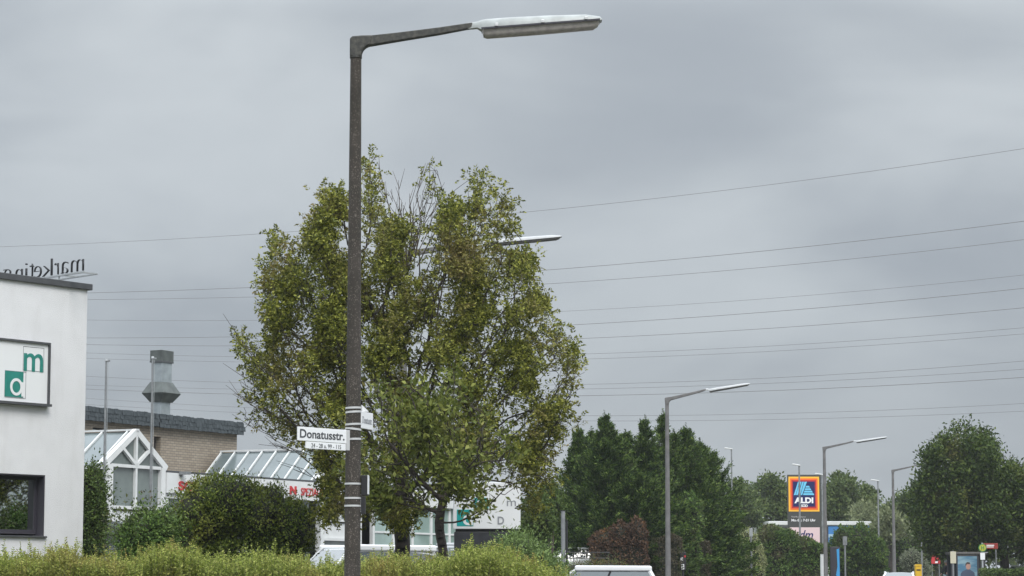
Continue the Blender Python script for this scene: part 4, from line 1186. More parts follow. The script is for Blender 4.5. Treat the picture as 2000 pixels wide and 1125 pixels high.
def make_tree(name, label, cat, basep, clusters, D, depth, leafm, natt=1600, step=0.16, kill=0.2, infl=1.2, nleaf=12000, leafL=0.09, leafW=0.035,
              comp=0, trunk_top=None, rtrunk=0.14, tip=0.005, group=None, up=0.0, jit=0.13, bark=None, trunk_split=1.1, bare_tip=None):
    """clusters: (px, py, r_px, density). Positions are measured in the photograph and spread through the crown's real depth."""
    k = D / FPX
    cl = np.array([c[:4] for c in clusters], float)
    w = cl[:, 2] ** 2
    cx, cy = np.average(cl[:, 0], weights=w), np.average(cl[:, 1], weights=w)
    ax_, ay_ = np.abs(cl[:, 0] - cx).max() + 30, np.abs(cl[:, 1] - cy).max() + 30
    C = []
    for px, py, r, den in cl:
        inner = math.sqrt(max(0.0, 1 - ((px - cx) / ax_) ** 2 - ((py - cy) / ay_) ** 2))
        dm = depth * inner
        reps = max(1, int(round(dm * 1.6 / (r * k * 1.25))))
        for j in range(reps):
            dy = (-dm + 2 * dm * (j + 0.5) / reps) * (0.9 + 0.2 * random.random()) if reps > 1 else random.uniform(-0.4, 0.4) * dm
            q = P(px + random.uniform(-8, 8) * (1 if reps > 1 else 0), py + random.uniform(-8, 8) * (1 if reps > 1 else 0), D + dy)
            C.append((q.x, q.y, q.z, r * k, den))
    C = np.array(C)
    w = C[:, 3] ** 2; w /= w.sum()
    ci = rng.choice(len(C), natt, p=w)
    att = C[ci, :3] + rdir(natt) * (rng.random(natt) ** (1 / 2.4))[:, None] * C[ci, 3:4]
    gz = g(basep[0], basep[1])
    att = att[att[:, 2] > gz + 0.6]
    tt = trunk_top if trunk_top else gz + 1.8
    nseg = max(4, int((tt - gz) / step))
    trunk = [(basep[0] + 0.04 * math.sin(i * 0.7), basep[1], gz - 0.1 + (tt - gz + 0.1) * i / nseg) for i in range(nseg + 1)]
    N, par = grow(att, trunk, step, kill, infl, up=up)
    o = thing(name, label, cat, (basep[0], basep[1], gz), 0, group)
    off = np.array([basep[0], basep[1], gz])
    me, rad, ch = branch_mesh('branches', N - off, par, tip=tip, rmax=rtrunk)
    # the trunk itself as a part of its own: a tapered flared tube
    link('branches', me, bark or M_BARK, o)
    tr_ = [Vector(t) - Vector(off) for t in trunk]
    rr = [rtrunk * (1.25 - 0.35 * min(1, i / 4)) * (1 - 0.25 * i / nseg) for i in range(len(tr_))]
    MB().tube(tr_, rr, 12).build('trunk', bark or M_BARK, o, True)
    # leaves hang on the thin ends
    d2 = ((N[:, None, :] - C[None, :, :3]) ** 2).sum(2) / (C[None, :, 3] ** 2)
    near = d2.argmin(1); den = C[near, 4] * (d2.min(1) < 1.9)
    den[:len(trunk)] = 0
    den = np.where(rad < tip * 4.0, den, 0)
    M_ = N / max(0.42, leafL * 4.2)
    ns_ = np.sin(M_[:, 0] * 2.1 + 1.3 * np.sin(M_[:, 2] * 1.1)) + np.sin(M_[:, 1] * 1.7 + 2.0) * np.sin(M_[:, 2] * 2.3 + 0.7) + 0.9 * np.sin(M_[:, 0] * 4.1 + M_[:, 2] * 5.3) + 0.7 * np.sin(M_[:, 2] * 3.7 + M_[:, 1] * 3.0)
    den = den * np.exp(0.95 * ns_)
    if den.sum() > 0:
        ncl = nleaf // (2 * comp + 1) if comp else nleaf
        idx = rng.choice(len(N), ncl, p=den / den.sum())
        c = N[idx] + rng.normal(size=(ncl, 3)) * jit
        out = unit(c - np.array([basep[0], basep[1], (att[:, 2].mean() + gz) / 2]))
        d = unit(out * 0.5 + rdir(ncl) * 0.9 + np.array([0, 0, 0.10]))
        if comp:
            c, d = compound(c, d, comp, leafL)
        n = len(c)
        L = leafL * rng.uniform(0.65, 1.25, n); W = leafW * rng.uniform(0.7, 1.25, n)
        me = leaf_mesh('crown', c - off, d, L, W)
        tag(link('crown', me, leafm, o), kind='stuff')
    return o

def lumpy(name, cen, rad, m, parent, amp=0.18, seg=18):
    mb = MB(); vs = []; ph = [random.uniform(0, 6) for _ in range(4)]
    for i in range(seg // 2 + 1):
        t = math.pi * i / (seg // 2)
        for j in range(seg):
            a = 2 * math.pi * j / seg
            k = 1 + amp * (math.sin(3 * a + ph[0]) * math.sin(2 * t + ph[1]) + 0.6 * math.sin(5 * a + ph[2]) * math.sin(4 * t + ph[3]))
            vs.append((cen[0] + rad[0] * k * math.sin(t) * math.cos(a), cen[1] + rad[1] * k * math.sin(t) * math.sin(a), cen[2] + rad[2] * k * math.cos(t)))
    fs = [(i * seg + j, i * seg + (j + 1) % seg, (i + 1) * seg + (j + 1) % seg, (i + 1) * seg + j) for i in range(seg // 2) for j in range(seg)]
    mb.add(vs, fs)
    return mb.build(name, m, parent, True)

def bush(name, label, cat, vols, nleaf, L, W, leafm, group=None, up=0.25, corem=None, core=0.72, shell=0.55, spiky=0.0, wisps=0, clump=0.0):
    """vols: ellipsoids / boxes ('e'|'b', cx, cy, cz, rx, ry, rz) in the world; leaves fill their outer layer, stems inside."""
    x0 = sum(v[1] for v in vols) / len(vols); y0 = sum(v[2] for v in vols) / len(vols)
    gz = g(x0, y0)
    o = thing(name, label, cat, (x0, y0, gz), 0, group)
    off = np.array([x0, y0, gz])
    area = np.array([v[4] * v[6] + v[5] * v[6] * .5 + v[4] * v[5] * .5 for v in vols]); area /= area.sum()
    cs, ns = [], []
    for v, a in zip(vols, area):
        n = int(nleaf * a) + 1
        r = np.array(v[4:7]); c0 = np.array(v[1:4])
        if v[0] == 'e':
            d = rdir(n); rr = shell + (1 - shell) * rng.random(n) ** 0.45
            lump = 1 + 0.10 * np.sin(d[:, 0] * 7 + c0[0]) * np.cos(d[:, 2] * 8 + 2) + 0.08 * np.sin(d[:, 0] * 15 + d[:, 2] * 12)
            p = c0 + d * r * (rr * lump)[:, None]; nn = d
        else:
            q = rng.uniform(-1, 1, (n, 3)); f = rng.integers(0, 3, n); s = rng.choice([-1, 1], n)
            face = rng.random(n)
            ax = np.where(face < 0.45, 1, np.where(face < 0.8, 2, 0))
            s = np.where(ax == 2, 1, np.where(ax == 1, np.where(rng.random(n) < 0.8, -1, 1), s))
            dep = 1 - rng.random(n) ** 1.8 * 0.35
            q[np.arange(n), ax] = s * dep
            lump = 1 + 0.05 * np.sin(q[:, 0] * r[0] * 3.0 + 1) + 0.04 * np.sin(q[:, 2] * r[2] * 5 + q[:, 0] * r[0] * 7)
            p = c0 + q * r * lump[:, None]; nn = np.zeros((n, 3)); nn[np.arange(n), ax] = s
        cs.append(p); ns.append(nn)
    c = np.concatenate(cs); nn = np.concatenate(ns)
    if clump:
        m = max(8, len(c) // 22); cen = c[rng.integers(0, len(c), m)]
        idx = rng.integers(0, m, len(c)); tgt = cen[idx]
        dd = np.linalg.norm(tgt - c, axis=1)
        near = cen[rng.integers(0, m, len(c))]
        # pull each leaf towards the nearest of a few random clump centres
        best = np.full(len(c), 1e9); bt = c.copy()
        for k in range(0, m, max(1, m // 240)):
            dk = np.linalg.norm(c - cen[k], axis=1); mm = dk < best; best[mm] = dk[mm]; bt[mm] = cen[k]
        c = c + (bt - c) * clump * rng.random(len(c))[:, None]
    keep = c[:, 2] > gz - 0.02
    c, nn = c[keep], nn[keep]; n = len(c)
    d = unit(nn * 0.55 + rdir(n) * 0.8 + np.array([0, 0, up]))
    if spiky:
        c = c + nn * (rng.random(n) ** 6 * spiky)[:, None]
    me = leaf_mesh('foliage', c - off, d, L * rng.uniform(0.6, 1.3, n), W * rng.uniform(0.7, 1.3, n), nrm=unit(nn + rdir(n) * 0.7 + np.array([0, 0, 0.4])))
    tag(link('foliage', me, leafm, o), kind='stuff')
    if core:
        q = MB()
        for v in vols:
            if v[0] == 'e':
                oo = lumpy('shade_core', (v[1] - x0, v[2] - y0, v[3] - gz), (v[4] * core, v[5] * core, v[6] * core), corem or M_CORE, o)
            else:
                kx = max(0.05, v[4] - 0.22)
                MB().box(v[1] - x0 - kx, v[1] - x0 + kx, v[2] - y0 - v[5] * 0.7, v[2] - y0 + v[5] * 0.7, v[3] - gz - v[6], v[3] - gz + v[6] - 0.2).build('shade_core', corem or M_CORE, o)
    # stems
    q = MB()
    for i in range(14):
        v = vols[i % len(vols)]
        bx = v[1] - x0 + random.uniform(-.4, .4) * v[4]; by = v[2] - y0 + random.uniform(-.4, .4) * v[5]
        tx, ty, tz = bx + random.uniform(-.4, .4) * v[4], by + random.uniform(-.5, .2) * v[5], v[3] - gz + v[6] * random.uniform(0.6, 0.98)
        q.tube([(bx, by, -0.1), ((bx + tx) / 2 + .03, (by + ty) / 2, tz / 2), (tx, ty, tz)], [0.03, 0.02, 0.006], 5, False)
    tag(q.build('stems', M_TWIG, o), kind='stuff')
    return o

M_CORE = mat('shade_core', (0.030, 0.030, 0.018), 1.0, col2=(0.014, 0.018, 0.009), scale=5, bump=1.0, bscale=12)  # solid dark filling, stands in for the shade deep among the leaves

def E(px, py, rx, ry, D, depth):
    p = P(px, py, D); k = D / FPX
    return ('e', p.x, D, p.z, rx * k, depth, ry * k)
def B(px0, px1, py, D, depth, gz=None):
    a, b = P(px0, py, D), P(px1, py, D); z0 = g(a.x, D) if gz is None else gz
    return ('b', (a.x + b.x) / 2, D, (a.z + z0) / 2, (b.x - a.x) / 2, depth, (a.z - z0) / 2)

LM_MAIN = leafmat('leaves_olive', (0.038, 0.052, 0.011), (0.150, 0.168, 0.027), (0.35, 0.35, 0.068), patch=(0.215, 0.165, 0.070), pscale=0.75, plo=0.50, phi=0.68, trans=0.22)
LM_FRONT = leafmat('leaves_bright', (0.055, 0.075, 0.015), (0.12, 0.148, 0.030), (0.28, 0.30, 0.08), patch=(0.18, 0.125, 0.05), pscale=0.9, plo=0.56, phi=0.74, trans=0.25)
LM_DARK = leafmat('leaves_dark_green', (0.03, 0.055, 0.013), (0.062, 0.10, 0.022), (0.12, 0.165, 0.040), patch=(0.105, 0.118, 0.028), pscale=0.7, plo=0.52, phi=0.7, trans=0.18)
LM_BUSH = leafmat('leaves_hedge_olive', (0.030, 0.055, 0.010), (0.095, 0.135, 0.022), (0.24, 0.285, 0.05), patch=(0.23, 0.235, 0.045), pscale=1.1, plo=0.5, phi=0.66, trans=0.15)
LM_LOW = leafmat('leaves_yellow_green', (0.12, 0.16, 0.03), (0.27, 0.325, 0.065), (0.46, 0.48, 0.14), patch=(0.35, 0.265, 0.09), pscale=0.8, plo=0.50, phi=0.64, trans=0.33)
LM_BLUE = leafmat('leaves_blue_green', (0.065, 0.105, 0.035), (0.13, 0.19, 0.06), (0.22, 0.30, 0.105), trans=0.25)
LM_CONI = leafmat('conifer_sprays', (0.014, 0.034, 0.009), (0.038, 0.074, 0.016), (0.088, 0.138, 0.028), patch=(0.09, 0.13, 0.035), pscale=0.55, plo=0.54, phi=0.72, trans=0.12)
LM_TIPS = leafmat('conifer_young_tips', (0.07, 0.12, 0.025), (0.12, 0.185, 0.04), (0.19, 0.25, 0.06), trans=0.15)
LM_BROWN = leafmat('leaves_brown', (0.045, 0.032, 0.024), (0.085, 0.052, 0.036), (0.155, 0.085, 0.045), patch=(0.26, 0.12, 0.03), pscale=0.9, plo=0.58, phi=0.72, trans=0.15)
LM_BARE = leafmat('leaves_bare_hedge', (0.05, 0.045, 0.028), (0.09, 0.075, 0.05), (0.15, 0.13, 0.08), patch=(0.07, 0.12, 0.03), pscale=0.8, plo=.48, phi=.62)
LM_IVY = leafmat('leaves_ivy', (0.036, 0.07, 0.018), (0.075, 0.135, 0.030), (0.16, 0.24, 0.055), patch=(0.095, 0.07, 0.045), pscale=0.9, plo=0.48, phi=0.60, trans=0.2)
LM_VAR = leafmat('leaves_variegated', (0.13, 0.15, 0.06), (0.24, 0.26, 0.11), (0.38, 0.40, 0.22), trans=0.25)
LM_FAR = leafmat('leaves_far', (0.042, 0.068, 0.022), (0.078, 0.112, 0.034), (0.13, 0.165, 0.05), patch=(0.12, 0.13, 0.035), pscale=0.35, plo=0.55, phi=0.7, trans=0.2)
LM_FARP = leafmat('leaves_far_pale', (0.10, 0.125, 0.06), (0.16, 0.185, 0.09), (0.23, 0.25, 0.13), trans=0.3)
LM_BIG = leafmat('leaves_big_tree', (0.018, 0.036, 0.008), (0.048, 0.080, 0.015), (0.098, 0.135, 0.027), patch=(0.15, 0.14, 0.035), pscale=0.5, plo=0.56, phi=0.72, trans=0.18)

# ---------------------------------------------------------------- the big olive tree behind the lamp post
main = [(640,380,26,1),(660,415,32,1),(625,455,38,1),(600,492,36,1),(545,478,20,1),(548,512,34,1),(535,570,36,1),(585,555,46,1),(640,520,46,1),(625,600,52,1),
 (545,640,40,1),(522,600,22,.9),(565,690,52,1),(510,705,22,.3),(478,672,14,.3),(722,338,20,.8),(738,312,12,.5),(718,385,26,.9),(775,470,40,1),(735,490,38,1),
 (762,545,46,1),(845,325,14,.25),(862,385,22,.35),(882,418,26,.9),(890,470,34,.8),(930,343,16,1),(940,400,32,1),(1000,398,18,1.1),(972,430,34,1),(960,482,34,1),
 (1030,520,24,.9),(1000,550,42,.9),(930,540,46,.9),(860,545,46,.6),(1040,600,38,.9),(1088,636,20,1),(980,620,56,.9),(900,620,56,.8),(820,620,56,.8),(745,620,56,.9),
 (690,570,40,.9),(660,650,56,1),(1070,680,32,.6),(1095,740,30,.5),(1020,700,56,.9),(940,700,56,.8),(860,700,56,.75),(780,700,56,.75),(700,715,56,.9),(620,700,56,1),
 (565,745,34,.55),(605,790,44,.5),(660,800,50,.8),(545,800,28,.22),(505,760,22,.35),(490,722,20,.3),(1085,800,36,.8),(1060,850,42,.8),(1000,780,56,.8),(920,790,56,.7),
 (840,790,56,.7),(760,800,56,.7),(1040,900,42,.8),(980,870,50,.8),(1050,950,30,.8),(640,870,30,.8),(575,850,22,.5),(530,835,20,.3),(700,900,46,.8),(655,940,26,.9),
 (640,1010,22,.7),(760,900,50,.7),(820,890,56,.7),(1045,985,18,.7),(700,800,50,.7),(730,420,24,.4),(900,860,50,.7),(728,1000,32,1),(775,1004,28,.9),(815,985,26,.6),(655,985,26,.8),(700,955,34,.9),(940,925,26,.3),(870,930,40,.4),(1045,925,26,.9),(1075,925,26,.8),(760,985,40,.7),(705,985,34,.8),(1060,890,36,.9),(600,850,24,.5),(640,905,24,.7)]
bare = [(815,455,30,.2),(850,450,26,.3),(470,690,16,.4),(470,780,12,.2),(505,800,20,.3),(1105,700,24,.8),(1110,770,22,.8),(1095,680,24,.7),(1100,830,24,.7),(475,660,14,.4),(455,680,10,.5),(1120,760,16,.15),(480,835,16,.2),(1125,700,10,.3)]
b = P(782, 1120, 50)
main_tree = make_tree('tree', 'large olive green tree with thinning top behind the tall lamp post', 'tree', (b.x, 50.0), main + bare, 50.0, 2.7, LM_MAIN, natt=4600, step=0.15,
          kill=0.17, infl=1.0, nleaf=178000, leafL=0.072, leafW=0.037, comp=3, trunk_top=P(785, 955, 50).z, rtrunk=0.155, tip=0.0045, up=0.16, jit=0.085)
# bare, mostly straight twigs standing out of the thinning top and reaching out low on the left
tw = MB(); rt = random.Random(11); org = Vector(main_tree.location)
def twig(a, b, r0, sub=3, dy=0.0):
    r0 *= .72
    pts = [P(a[0], a[1], 50 + dy), None, None, P(b[0], b[1], 50 + dy * 1.3)]
    for k in (1, 2):
        pts[k] = pts[0].lerp(pts[3], k / 3) + Vector((rt.uniform(-.13, .13), rt.uniform(-.13, .13), rt.uniform(-.05, .05)))
    tw.tube([p_ - org for p_ in pts], [r0, r0 * .75, r0 * .5, .0035], 5, False)
    L = (pts[3] - pts[0]).length
    for _ in range(sub):
        t = rt.uniform(.35, .95); st = pts[0].lerp(pts[3], t)
        d = (pts[3] - pts[0]).normalized() + Vector((rt.uniform(-.6, .6), rt.uniform(-.5, .5), rt.uniform(-.1, .3)))
        tw.tube([st - org, st + d.normalized() * L * rt.uniform(.12, .3) - org], [r0 * .45, .003], 4, False)
for a, b, r0 in (((790, 520), (738, 318), .022), ((790, 520), (722, 340), .018), ((792, 500), (762, 372), .02), ((795, 520), (778, 352), .022), ((798, 500), (800, 378), .028), ((800, 520), (818, 345), .02),
                 ((805, 500), (836, 318), .02), ((808, 510), (852, 330), .018), ((812, 500), (862, 365), .02), ((815, 520), (880, 380), .02), ((800, 510), (808, 395), .016), ((785, 520), (748, 420), .018),
                 ((870, 540), (940, 350), .018), ((860, 560), (900, 400), .018), ((820, 540), (848, 400), .02), ((770, 540), (705, 370), .018), ((790, 470), (786, 395), .02), ((812, 470), (826, 372), .014)):
    twig(a, b, r0, 5, rt.uniform(-.6, .6))
for a, b, r0 in (((650, 850), (462, 660), .020), ((640, 870), (470, 730), .02), ((620, 850), (455, 770), .018), ((640, 890), (478, 828), .018), ((600, 800), (500, 690), .016), ((660, 940), (520, 850), .018),
                 ((670, 960), (540, 900), .018), ((665, 900), (505, 868), .016), ((560, 760), (452, 652), .013), ((1000, 860), (1118, 770), .016), ((1010, 820), (1124, 735), .014), ((1020, 900), (1135, 828), .012), ((520, 790), (468, 742), .012)):
    twig(a, b, r0, 7, rt.uniform(-1.2, .6))
tag(tw.build('twigs', M_TWIG, main_tree), kind='stuff')
front = [(760,790,36,.8),(800,835,50,1),(858,800,44,.7),(760,880,46,1),(850,880,54,1),(915,865,42,.9),(730,935,36,.9),(800,950,44,1),(890,925,44,1),(950,905,30,.9),
 (955,970,26,.7),(1000,962,16,.5),(940,1005,18,.5),(905,960,26,.8),(925,1000,14,.5),(825,990,26,.6),(740,985,24,.8),(700,880,24,.6),(985,905,22,.4),(820,770,26,.5),(690,830,22,.5),(1010,930,22,.3),(930,800,26,.4),(670,920,20,.4),(725,765,24,.3),(885,735,26,.25),(975,845,26,.3),(1010,895,20,.4),(780,745,22,.3)]
b = P(862, 1120, 46)
make_tree('tree', 'smaller broad leaved tree with yellow green leaves in front of the white box sign', 'tree', (b.x, 46.0), front, 46.0, 1.4, LM_FRONT, natt=1500, step=0.13,
          kill=0.16, infl=0.9, nleaf=7200, leafL=0.125, leafW=0.060, trunk_top=P(862, 975, 46).z, rtrunk=0.088, tip=0.005, jit=0.10)

# ---------------------------------------------------------------- conifers
def conifer(label, px, pyt, D, rpx, nb=170, per=120, seed=0, lean=0.0, pbase=1120, form=0.75):
    b = P(px, 1120, D); gz = g(b.x, D); H = P(px, pyt, D).z - gz; R0 = rpx * D / FPX
    o = thing('conifer', label, 'conifer', (b.x, D, gz), 0)
    MB().tube([(0, 0, -0.1), (0.03, 0, H * 0.4), (lean, 0, H * 0.97)], [0.16, 0.11, 0.012], 10).build('trunk', M_BARK, o, True)
    c, d, Ls, Sv = [], [], [], []
    q = MB()
    for i in range(nb):
        t = 0.04 + 0.95 * (i + random.random()) / nb
        z = H * t; a = random.uniform(0, 2 * math.pi)
        R_ = R0 * ((1 - t) ** form * 1.05 + 0.03) * random.choice((0.55, 0.75, 0.95, 1.05, 1.22)) * random.uniform(0.9, 1.1) * (0.8 + 0.2 * min(1, t * 4))
        rise = random.uniform(0.15, 0.6) + 0.8 * t
        dv = np.array([math.cos(a), math.sin(a), rise]); st = np.array([lean * t, 0, max(0.2, z - R_ * rise * 0.6)])
        n = int(per * 1.6 * (0.35 + R_ / R0))
        s = rng.random(n) ** 0.6
        end = st + dv * R_ 
        q.tube([tuple(st), tuple(st + dv * R_ * 0.5), tuple(end)], [0.022, 0.014, 0.004], 4, False)
        side = unit(np.cross(dv, [0, 0, 1.0])[None])[0]
        spread = (0.06 + 0.24 * (1 - s)) * R_ ** 0.5 * 0.8
        p = st + dv * (R_ * s)[:, None] + side * (rng.normal(size=n) * spread * 0.7)[:, None] + rng.normal(size=(n, 3)) * 0.05
        p[:, 2] -= np.abs(rng.normal(size=n)) * 0.06
        dd = unit(unit(dv[None]) * 0.9 + side * (rng.normal(size=n) * 0.6)[:, None] + rdir(n) * 0.6 + np.array([0, 0, 0.0]))
        Sv.append(s); c.append(p); d.append(dd); Ls.append(np.full(n, 0.18) * rng.uniform(0.5, 1.3, n) * (0.65 + 0.35 * (1 - t)))
    q.tube([(lean, 0, H * 0.93), (lean + .02, 0, H * 1.03)], [.012, .003], 4, False)
    q.build('branches', M_TWIG, o)
    n = 90; s = rng.random(n); a = rng.uniform(0, 6.28, n)
    p = np.stack([np.full(n, lean) + np.cos(a) * .10 * (1 - s), np.sin(a) * .10 * (1 - s), H * (0.90 + 0.13 * s)], 1)
    c.append(p); d.append(unit(np.stack([np.cos(a), np.sin(a), np.full(n, 1.1)], 1))); Ls.append(np.full(n, .15) * (1.1 - .6 * s)); Sv.append(s * .5)
    c, d, Ls = np.concatenate(c), np.concatenate(d), np.concatenate(Ls)
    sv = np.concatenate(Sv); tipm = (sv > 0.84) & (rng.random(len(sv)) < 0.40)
    me = leaf_mesh('crown', c[~tipm], d[~tipm], Ls[~tipm], Ls[~tipm] * 0.38)
    tag(link('crown', me, LM_CONI, o), kind='stuff')
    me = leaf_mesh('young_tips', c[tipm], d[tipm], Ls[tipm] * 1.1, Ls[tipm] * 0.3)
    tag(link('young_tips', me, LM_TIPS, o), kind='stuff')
    return o
conifer('dark conifer with a single pointed top, left of the grey lamp', 1182, 812, 111, 142, 330, 190, form=1.05)
conifer('lower dark conifer with a thin tip, nearest the olive tree', 1130, 838, 113, 104, 210, 150, form=1.05)
conifer('tall twin conifer right behind the grey lamp post', 1262, 820, 112, 118, 250, 160, form=1.05)
conifer('conifer with a slim whip top just left of the lamp post', 1297, 808, 115, 96, 200, 140, form=1.1)
conifer('stout conifer right of the lamp post with a blunt side', 1342, 836, 117, 130, 280, 170, form=0.9)
conifer('broad low conifer ending the row towards the far trees', 1388, 884, 119.5, 92, 240, 160, form=0.6)
conifer('conifer filling the dip between the first pointed top and the twin one', 1222, 846, 113, 110, 260, 160, form=.85)
conifer('narrow conifer squeezed against the single pointed one on its left', 1156, 842, 112.5, 92, 210, 150, form=.9)
conifer('conifer right against the lamp post, lower than both neighbours', 1318, 846, 116.5, 100, 240, 150, form=.85)
conifer('conifer stepping down behind the stout one', 1368, 864, 118.5, 92, 220, 150, form=.8)
conifer('short bushy conifer in the lower middle of the row', 1235, 930, 110.5, 90, 200, 150, form=0.4)

# ---------------------------------------------------------------- hedges and bushes on the right
bush('brown_hedge', 'dead brown and copper leaved hedge behind the white hatchback roof', 'hedge', [B(1152, 1268, 1058, 108, 0.7), E(1180, 1060, 30, 26, 108, 0.6), E(1212, 1048, 22, 30, 108, 0.6), E(1245, 1044, 20, 34, 108, 0.7)], 9500, 0.12, 0.055, LM_BROWN, clump=.3)
bush('ivy_hedge', 'dark ivy clad hedge under the conifers right of the lamp post', 'hedge', [B(1262, 1368, 1030, 114, 0.8), E(1290, 1025, 40, 40, 114, 0.9), E(1345, 1010, 32, 50, 114.5, 0.9)], 13000, 0.13, 0.06, LM_IVY, clump=.3)
bush('bare_hedge', 'bare twiggy brown hedge at the foot of the lamp post before the conifers', 'hedge', [B(1272, 1332, 1050, 109.3, 0.5), B(1332, 1386, 1058, 114.2, 0.5)], 6500, 0.10, 0.045, LM_BARE, clump=.3)
bush('clipped_hedge', 'thin clipped hedge with bare brown stems between ivy hedge and pale bush', 'hedge', [B(1368, 1442, 1052, 122, 0.7)], 7500, 0.11, 0.05, leafmat('leaves_thin_brown', (0.04, 0.04, 0.022), (0.07, 0.065, 0.04), (0.11, 0.10, 0.06), patch=(0.06, 0.10, 0.03), pscale=0.9, plo=.5, phi=.62), clump=.3)
bush('green_shrub', 'bright green shrub hanging over the clipped hedge end', 'bush', [E(1412, 1005, 34, 40, 121, 0.7), E(1400, 1070, 16, 50, 121, .5), E(1385, 960, 30, 34, 121, .7)], 5000, 0.15, 0.05, leafmat('leaves_fresh', (0.04, 0.085, 0.02), (0.075, 0.15, 0.03), (0.14, 0.22, 0.05)), core=0.6)
bush('variegated_bush', 'pale yellow variegated bush beside the grey sign post', 'bush', [E(1460, 1075, 28, 42, 128, 0.8), E(1450, 1110, 26, 40, 128, 0.8), E(1478, 1100, 18, 36, 128, .7)], 7000, 0.11, 0.06, LM_VAR)
bush('long_hedge', 'long clipped brown and green hedge in front of the supermarket pylon', 'hedge', [B(1484, 1545, 1044, 150, 1.0), B(1545, 1612, 1064, 150, 1.0), E(1505, 1043, 26, 18, 150, 1.0), E(1535, 1052, 26, 18, 150, 1.0), E(1570, 1066, 26, 16, 150, 1.0)], 15000, 0.17, 0.08, LM_IVY, clump=.3)
#bush('overhanging_shrub', 'yellow green shrub above the left end of the long hedge', 'bush', [E(1497, 1034, 26, 14, 149, .8), E(1520, 1040, 26, 12, 149, .8)], 4000, 0.16, 0.07, LM_FARP, core=.5)
bush('round_bush', 'bright green rounded bush right of the pylon lamp post', 'bush', [E(1670, 1062, 48, 38, 163, 1.4), E(1648, 1085, 34, 40, 163, 1.3), E(1700, 1080, 32, 40, 163, 1.3), B(1618, 1728, 1090, 163.5, 1.2)], 15000, 0.20, 0.095, leafmat('leaves_round_bush', (0.035, 0.07, 0.018), (0.07, 0.125, 0.026), (0.145, 0.20, 0.045), patch=(0.05, 0.045, 0.03), pscale=0.6, plo=.52, phi=.66), clump=.3)
bush('spreading_bush', 'flat topped spreading bush between fifth lamp post and bus stop', 'bush', [E(1770, 1066, 46, 26, 196, 1.8), E(1815, 1068, 40, 26, 196, 1.8), E(1735, 1074, 30, 28, 196, 1.6), B(1722, 1845, 1072, 196.5, 1.4)], 15000, 0.20, 0.09, LM_IVY, clump=.3)
bush('grey_leaved_bush', 'pale grey leaved bush at the foot of the spreading bush', 'bush', [E(1782, 1095, 24, 22, 188, .9), E(1795, 1115, 24, 26, 188, .9)], 4000, 0.16, 0.08, leafmat('leaves_grey', (0.10, 0.12, 0.075), (0.17, 0.19, 0.12), (0.27, 0.29, 0.20)))
bush('low_dark_hedge', 'low dark hedge in front of the silver car at the bus stop', 'hedge', [B(1925, 2080, 1114, 128.5, 0.8)], 7000, 0.15, 0.07, LM_DARK)

# ---------------------------------------------------------------- trees on the right and far behind
def blobtree(label, D, blobs, leafm, nleaf, L, W, natt=700, rtrunk=0.2, depth=3.0, group=None, name='tree', step=0.42, trunk_px=None, jit=0.28, ttop=None, tip=0.012):
    cx = trunk_px if trunk_px else sum(b_[0] for b_ in blobs) / len(blobs)
    b_ = P(cx, 1120, D)
    return make_tree(name, label, 'tree', (b_.x, D), blobs, D, depth, leafm, natt=natt, step=step, kill=0.45, infl=2.6, nleaf=nleaf, leafL=L, leafW=W,
                     trunk_top=ttop or g(b_.x, D) + 1.6, rtrunk=rtrunk, tip=tip, group=group, jit=jit)
big = [(1885,865,36,1),(1860,880,34,1),(1915,880,36,1),(1840,915,40,1),(1880,920,44,1),(1930,915,40,1),(1820,950,38,1),(1865,965,46,1),(1915,965,46,1),(1960,950,42,1),
       (1800,990,28,1),(1835,1010,42,1),(1880,1020,46,1),(1930,1015,46,1),(1975,1000,44,1),(1850,1045,34,1),(1900,1050,36,1),(1950,1050,40,1),(2000,1040,44,1),(2012,990,38,1),(1985,950,30,1),(1805,1025,26,1),(2045,1020,40,1)]
blobtree('big round dark green tree shading the bus shelter', 140, big, LM_BIG, 90000, 0.22, 0.105, natt=1800, rtrunk=0.26, depth=3.8, trunk_px=1962, ttop=2.4)
blobtree('pale thin topped tree peeping out behind the big round tree', 176, [(1955,875,26,.8),(1975,890,26,.7),(1940,868,18,.6),(1990,925,22,.7),(1970,915,26,.7)], LM_FARP, 4500, 0.22, 0.10, natt=260, depth=1.6)
far = [('dark far tree left of the pylon, widest of the row', 215, [(1500,962,34,1),(1475,985,34,1),(1520,985,36,1),(1490,1010,36,1),(1535,1000,30,1),(1460,1015,24,1)], LM_FAR, 13000),
       ('low bushy far tree against the conifers', 205, [(1448,965,18,.8),(1452,990,22,1),(1446,1015,24,1),(1465,1000,22,1)], LM_FAR, 6000),
       ('pale open topped tree directly above the pylon', 230, [(1570,922,20,.5),(1590,920,20,.5),(1552,930,16,.5),(1600,940,18,.6),(1575,950,24,.7)], LM_FARP, 2600),
       ('dark far tree right of the pylon with a rounded head', 212, [(1640,950,26,1),(1660,958,28,1),(1625,975,28,1),(1655,990,34,1),(1630,1010,30,1),(1680,990,28,1)], LM_FAR, 13000),
       ('lower dark far tree above the blue store', 222, [(1695,980,22,1),(1700,1005,24,1),(1720,1015,20,1),(1685,1015,24,1)], LM_FAR, 7000),
       ('small yellow green tree above the blue store roof', 206, [(1690,1002,15,.9),(1680,1010,12,.9),(1700,1014,12,.9)], LM_FARP, 2600),
       ('mid green tree between the last lamp post and the big tree', 200, [(1765,988,24,1),(1785,1000,26,1),(1745,1010,24,1),(1775,1025,28,1),(1800,985,26,1)], LM_FAR, 10000),
       ('light green tree behind the last lamp post', 192, [(1738,1022,16,.9),(1755,1035,18,.9),(1728,1038,16,.9)], LM_FARP, 3000)]
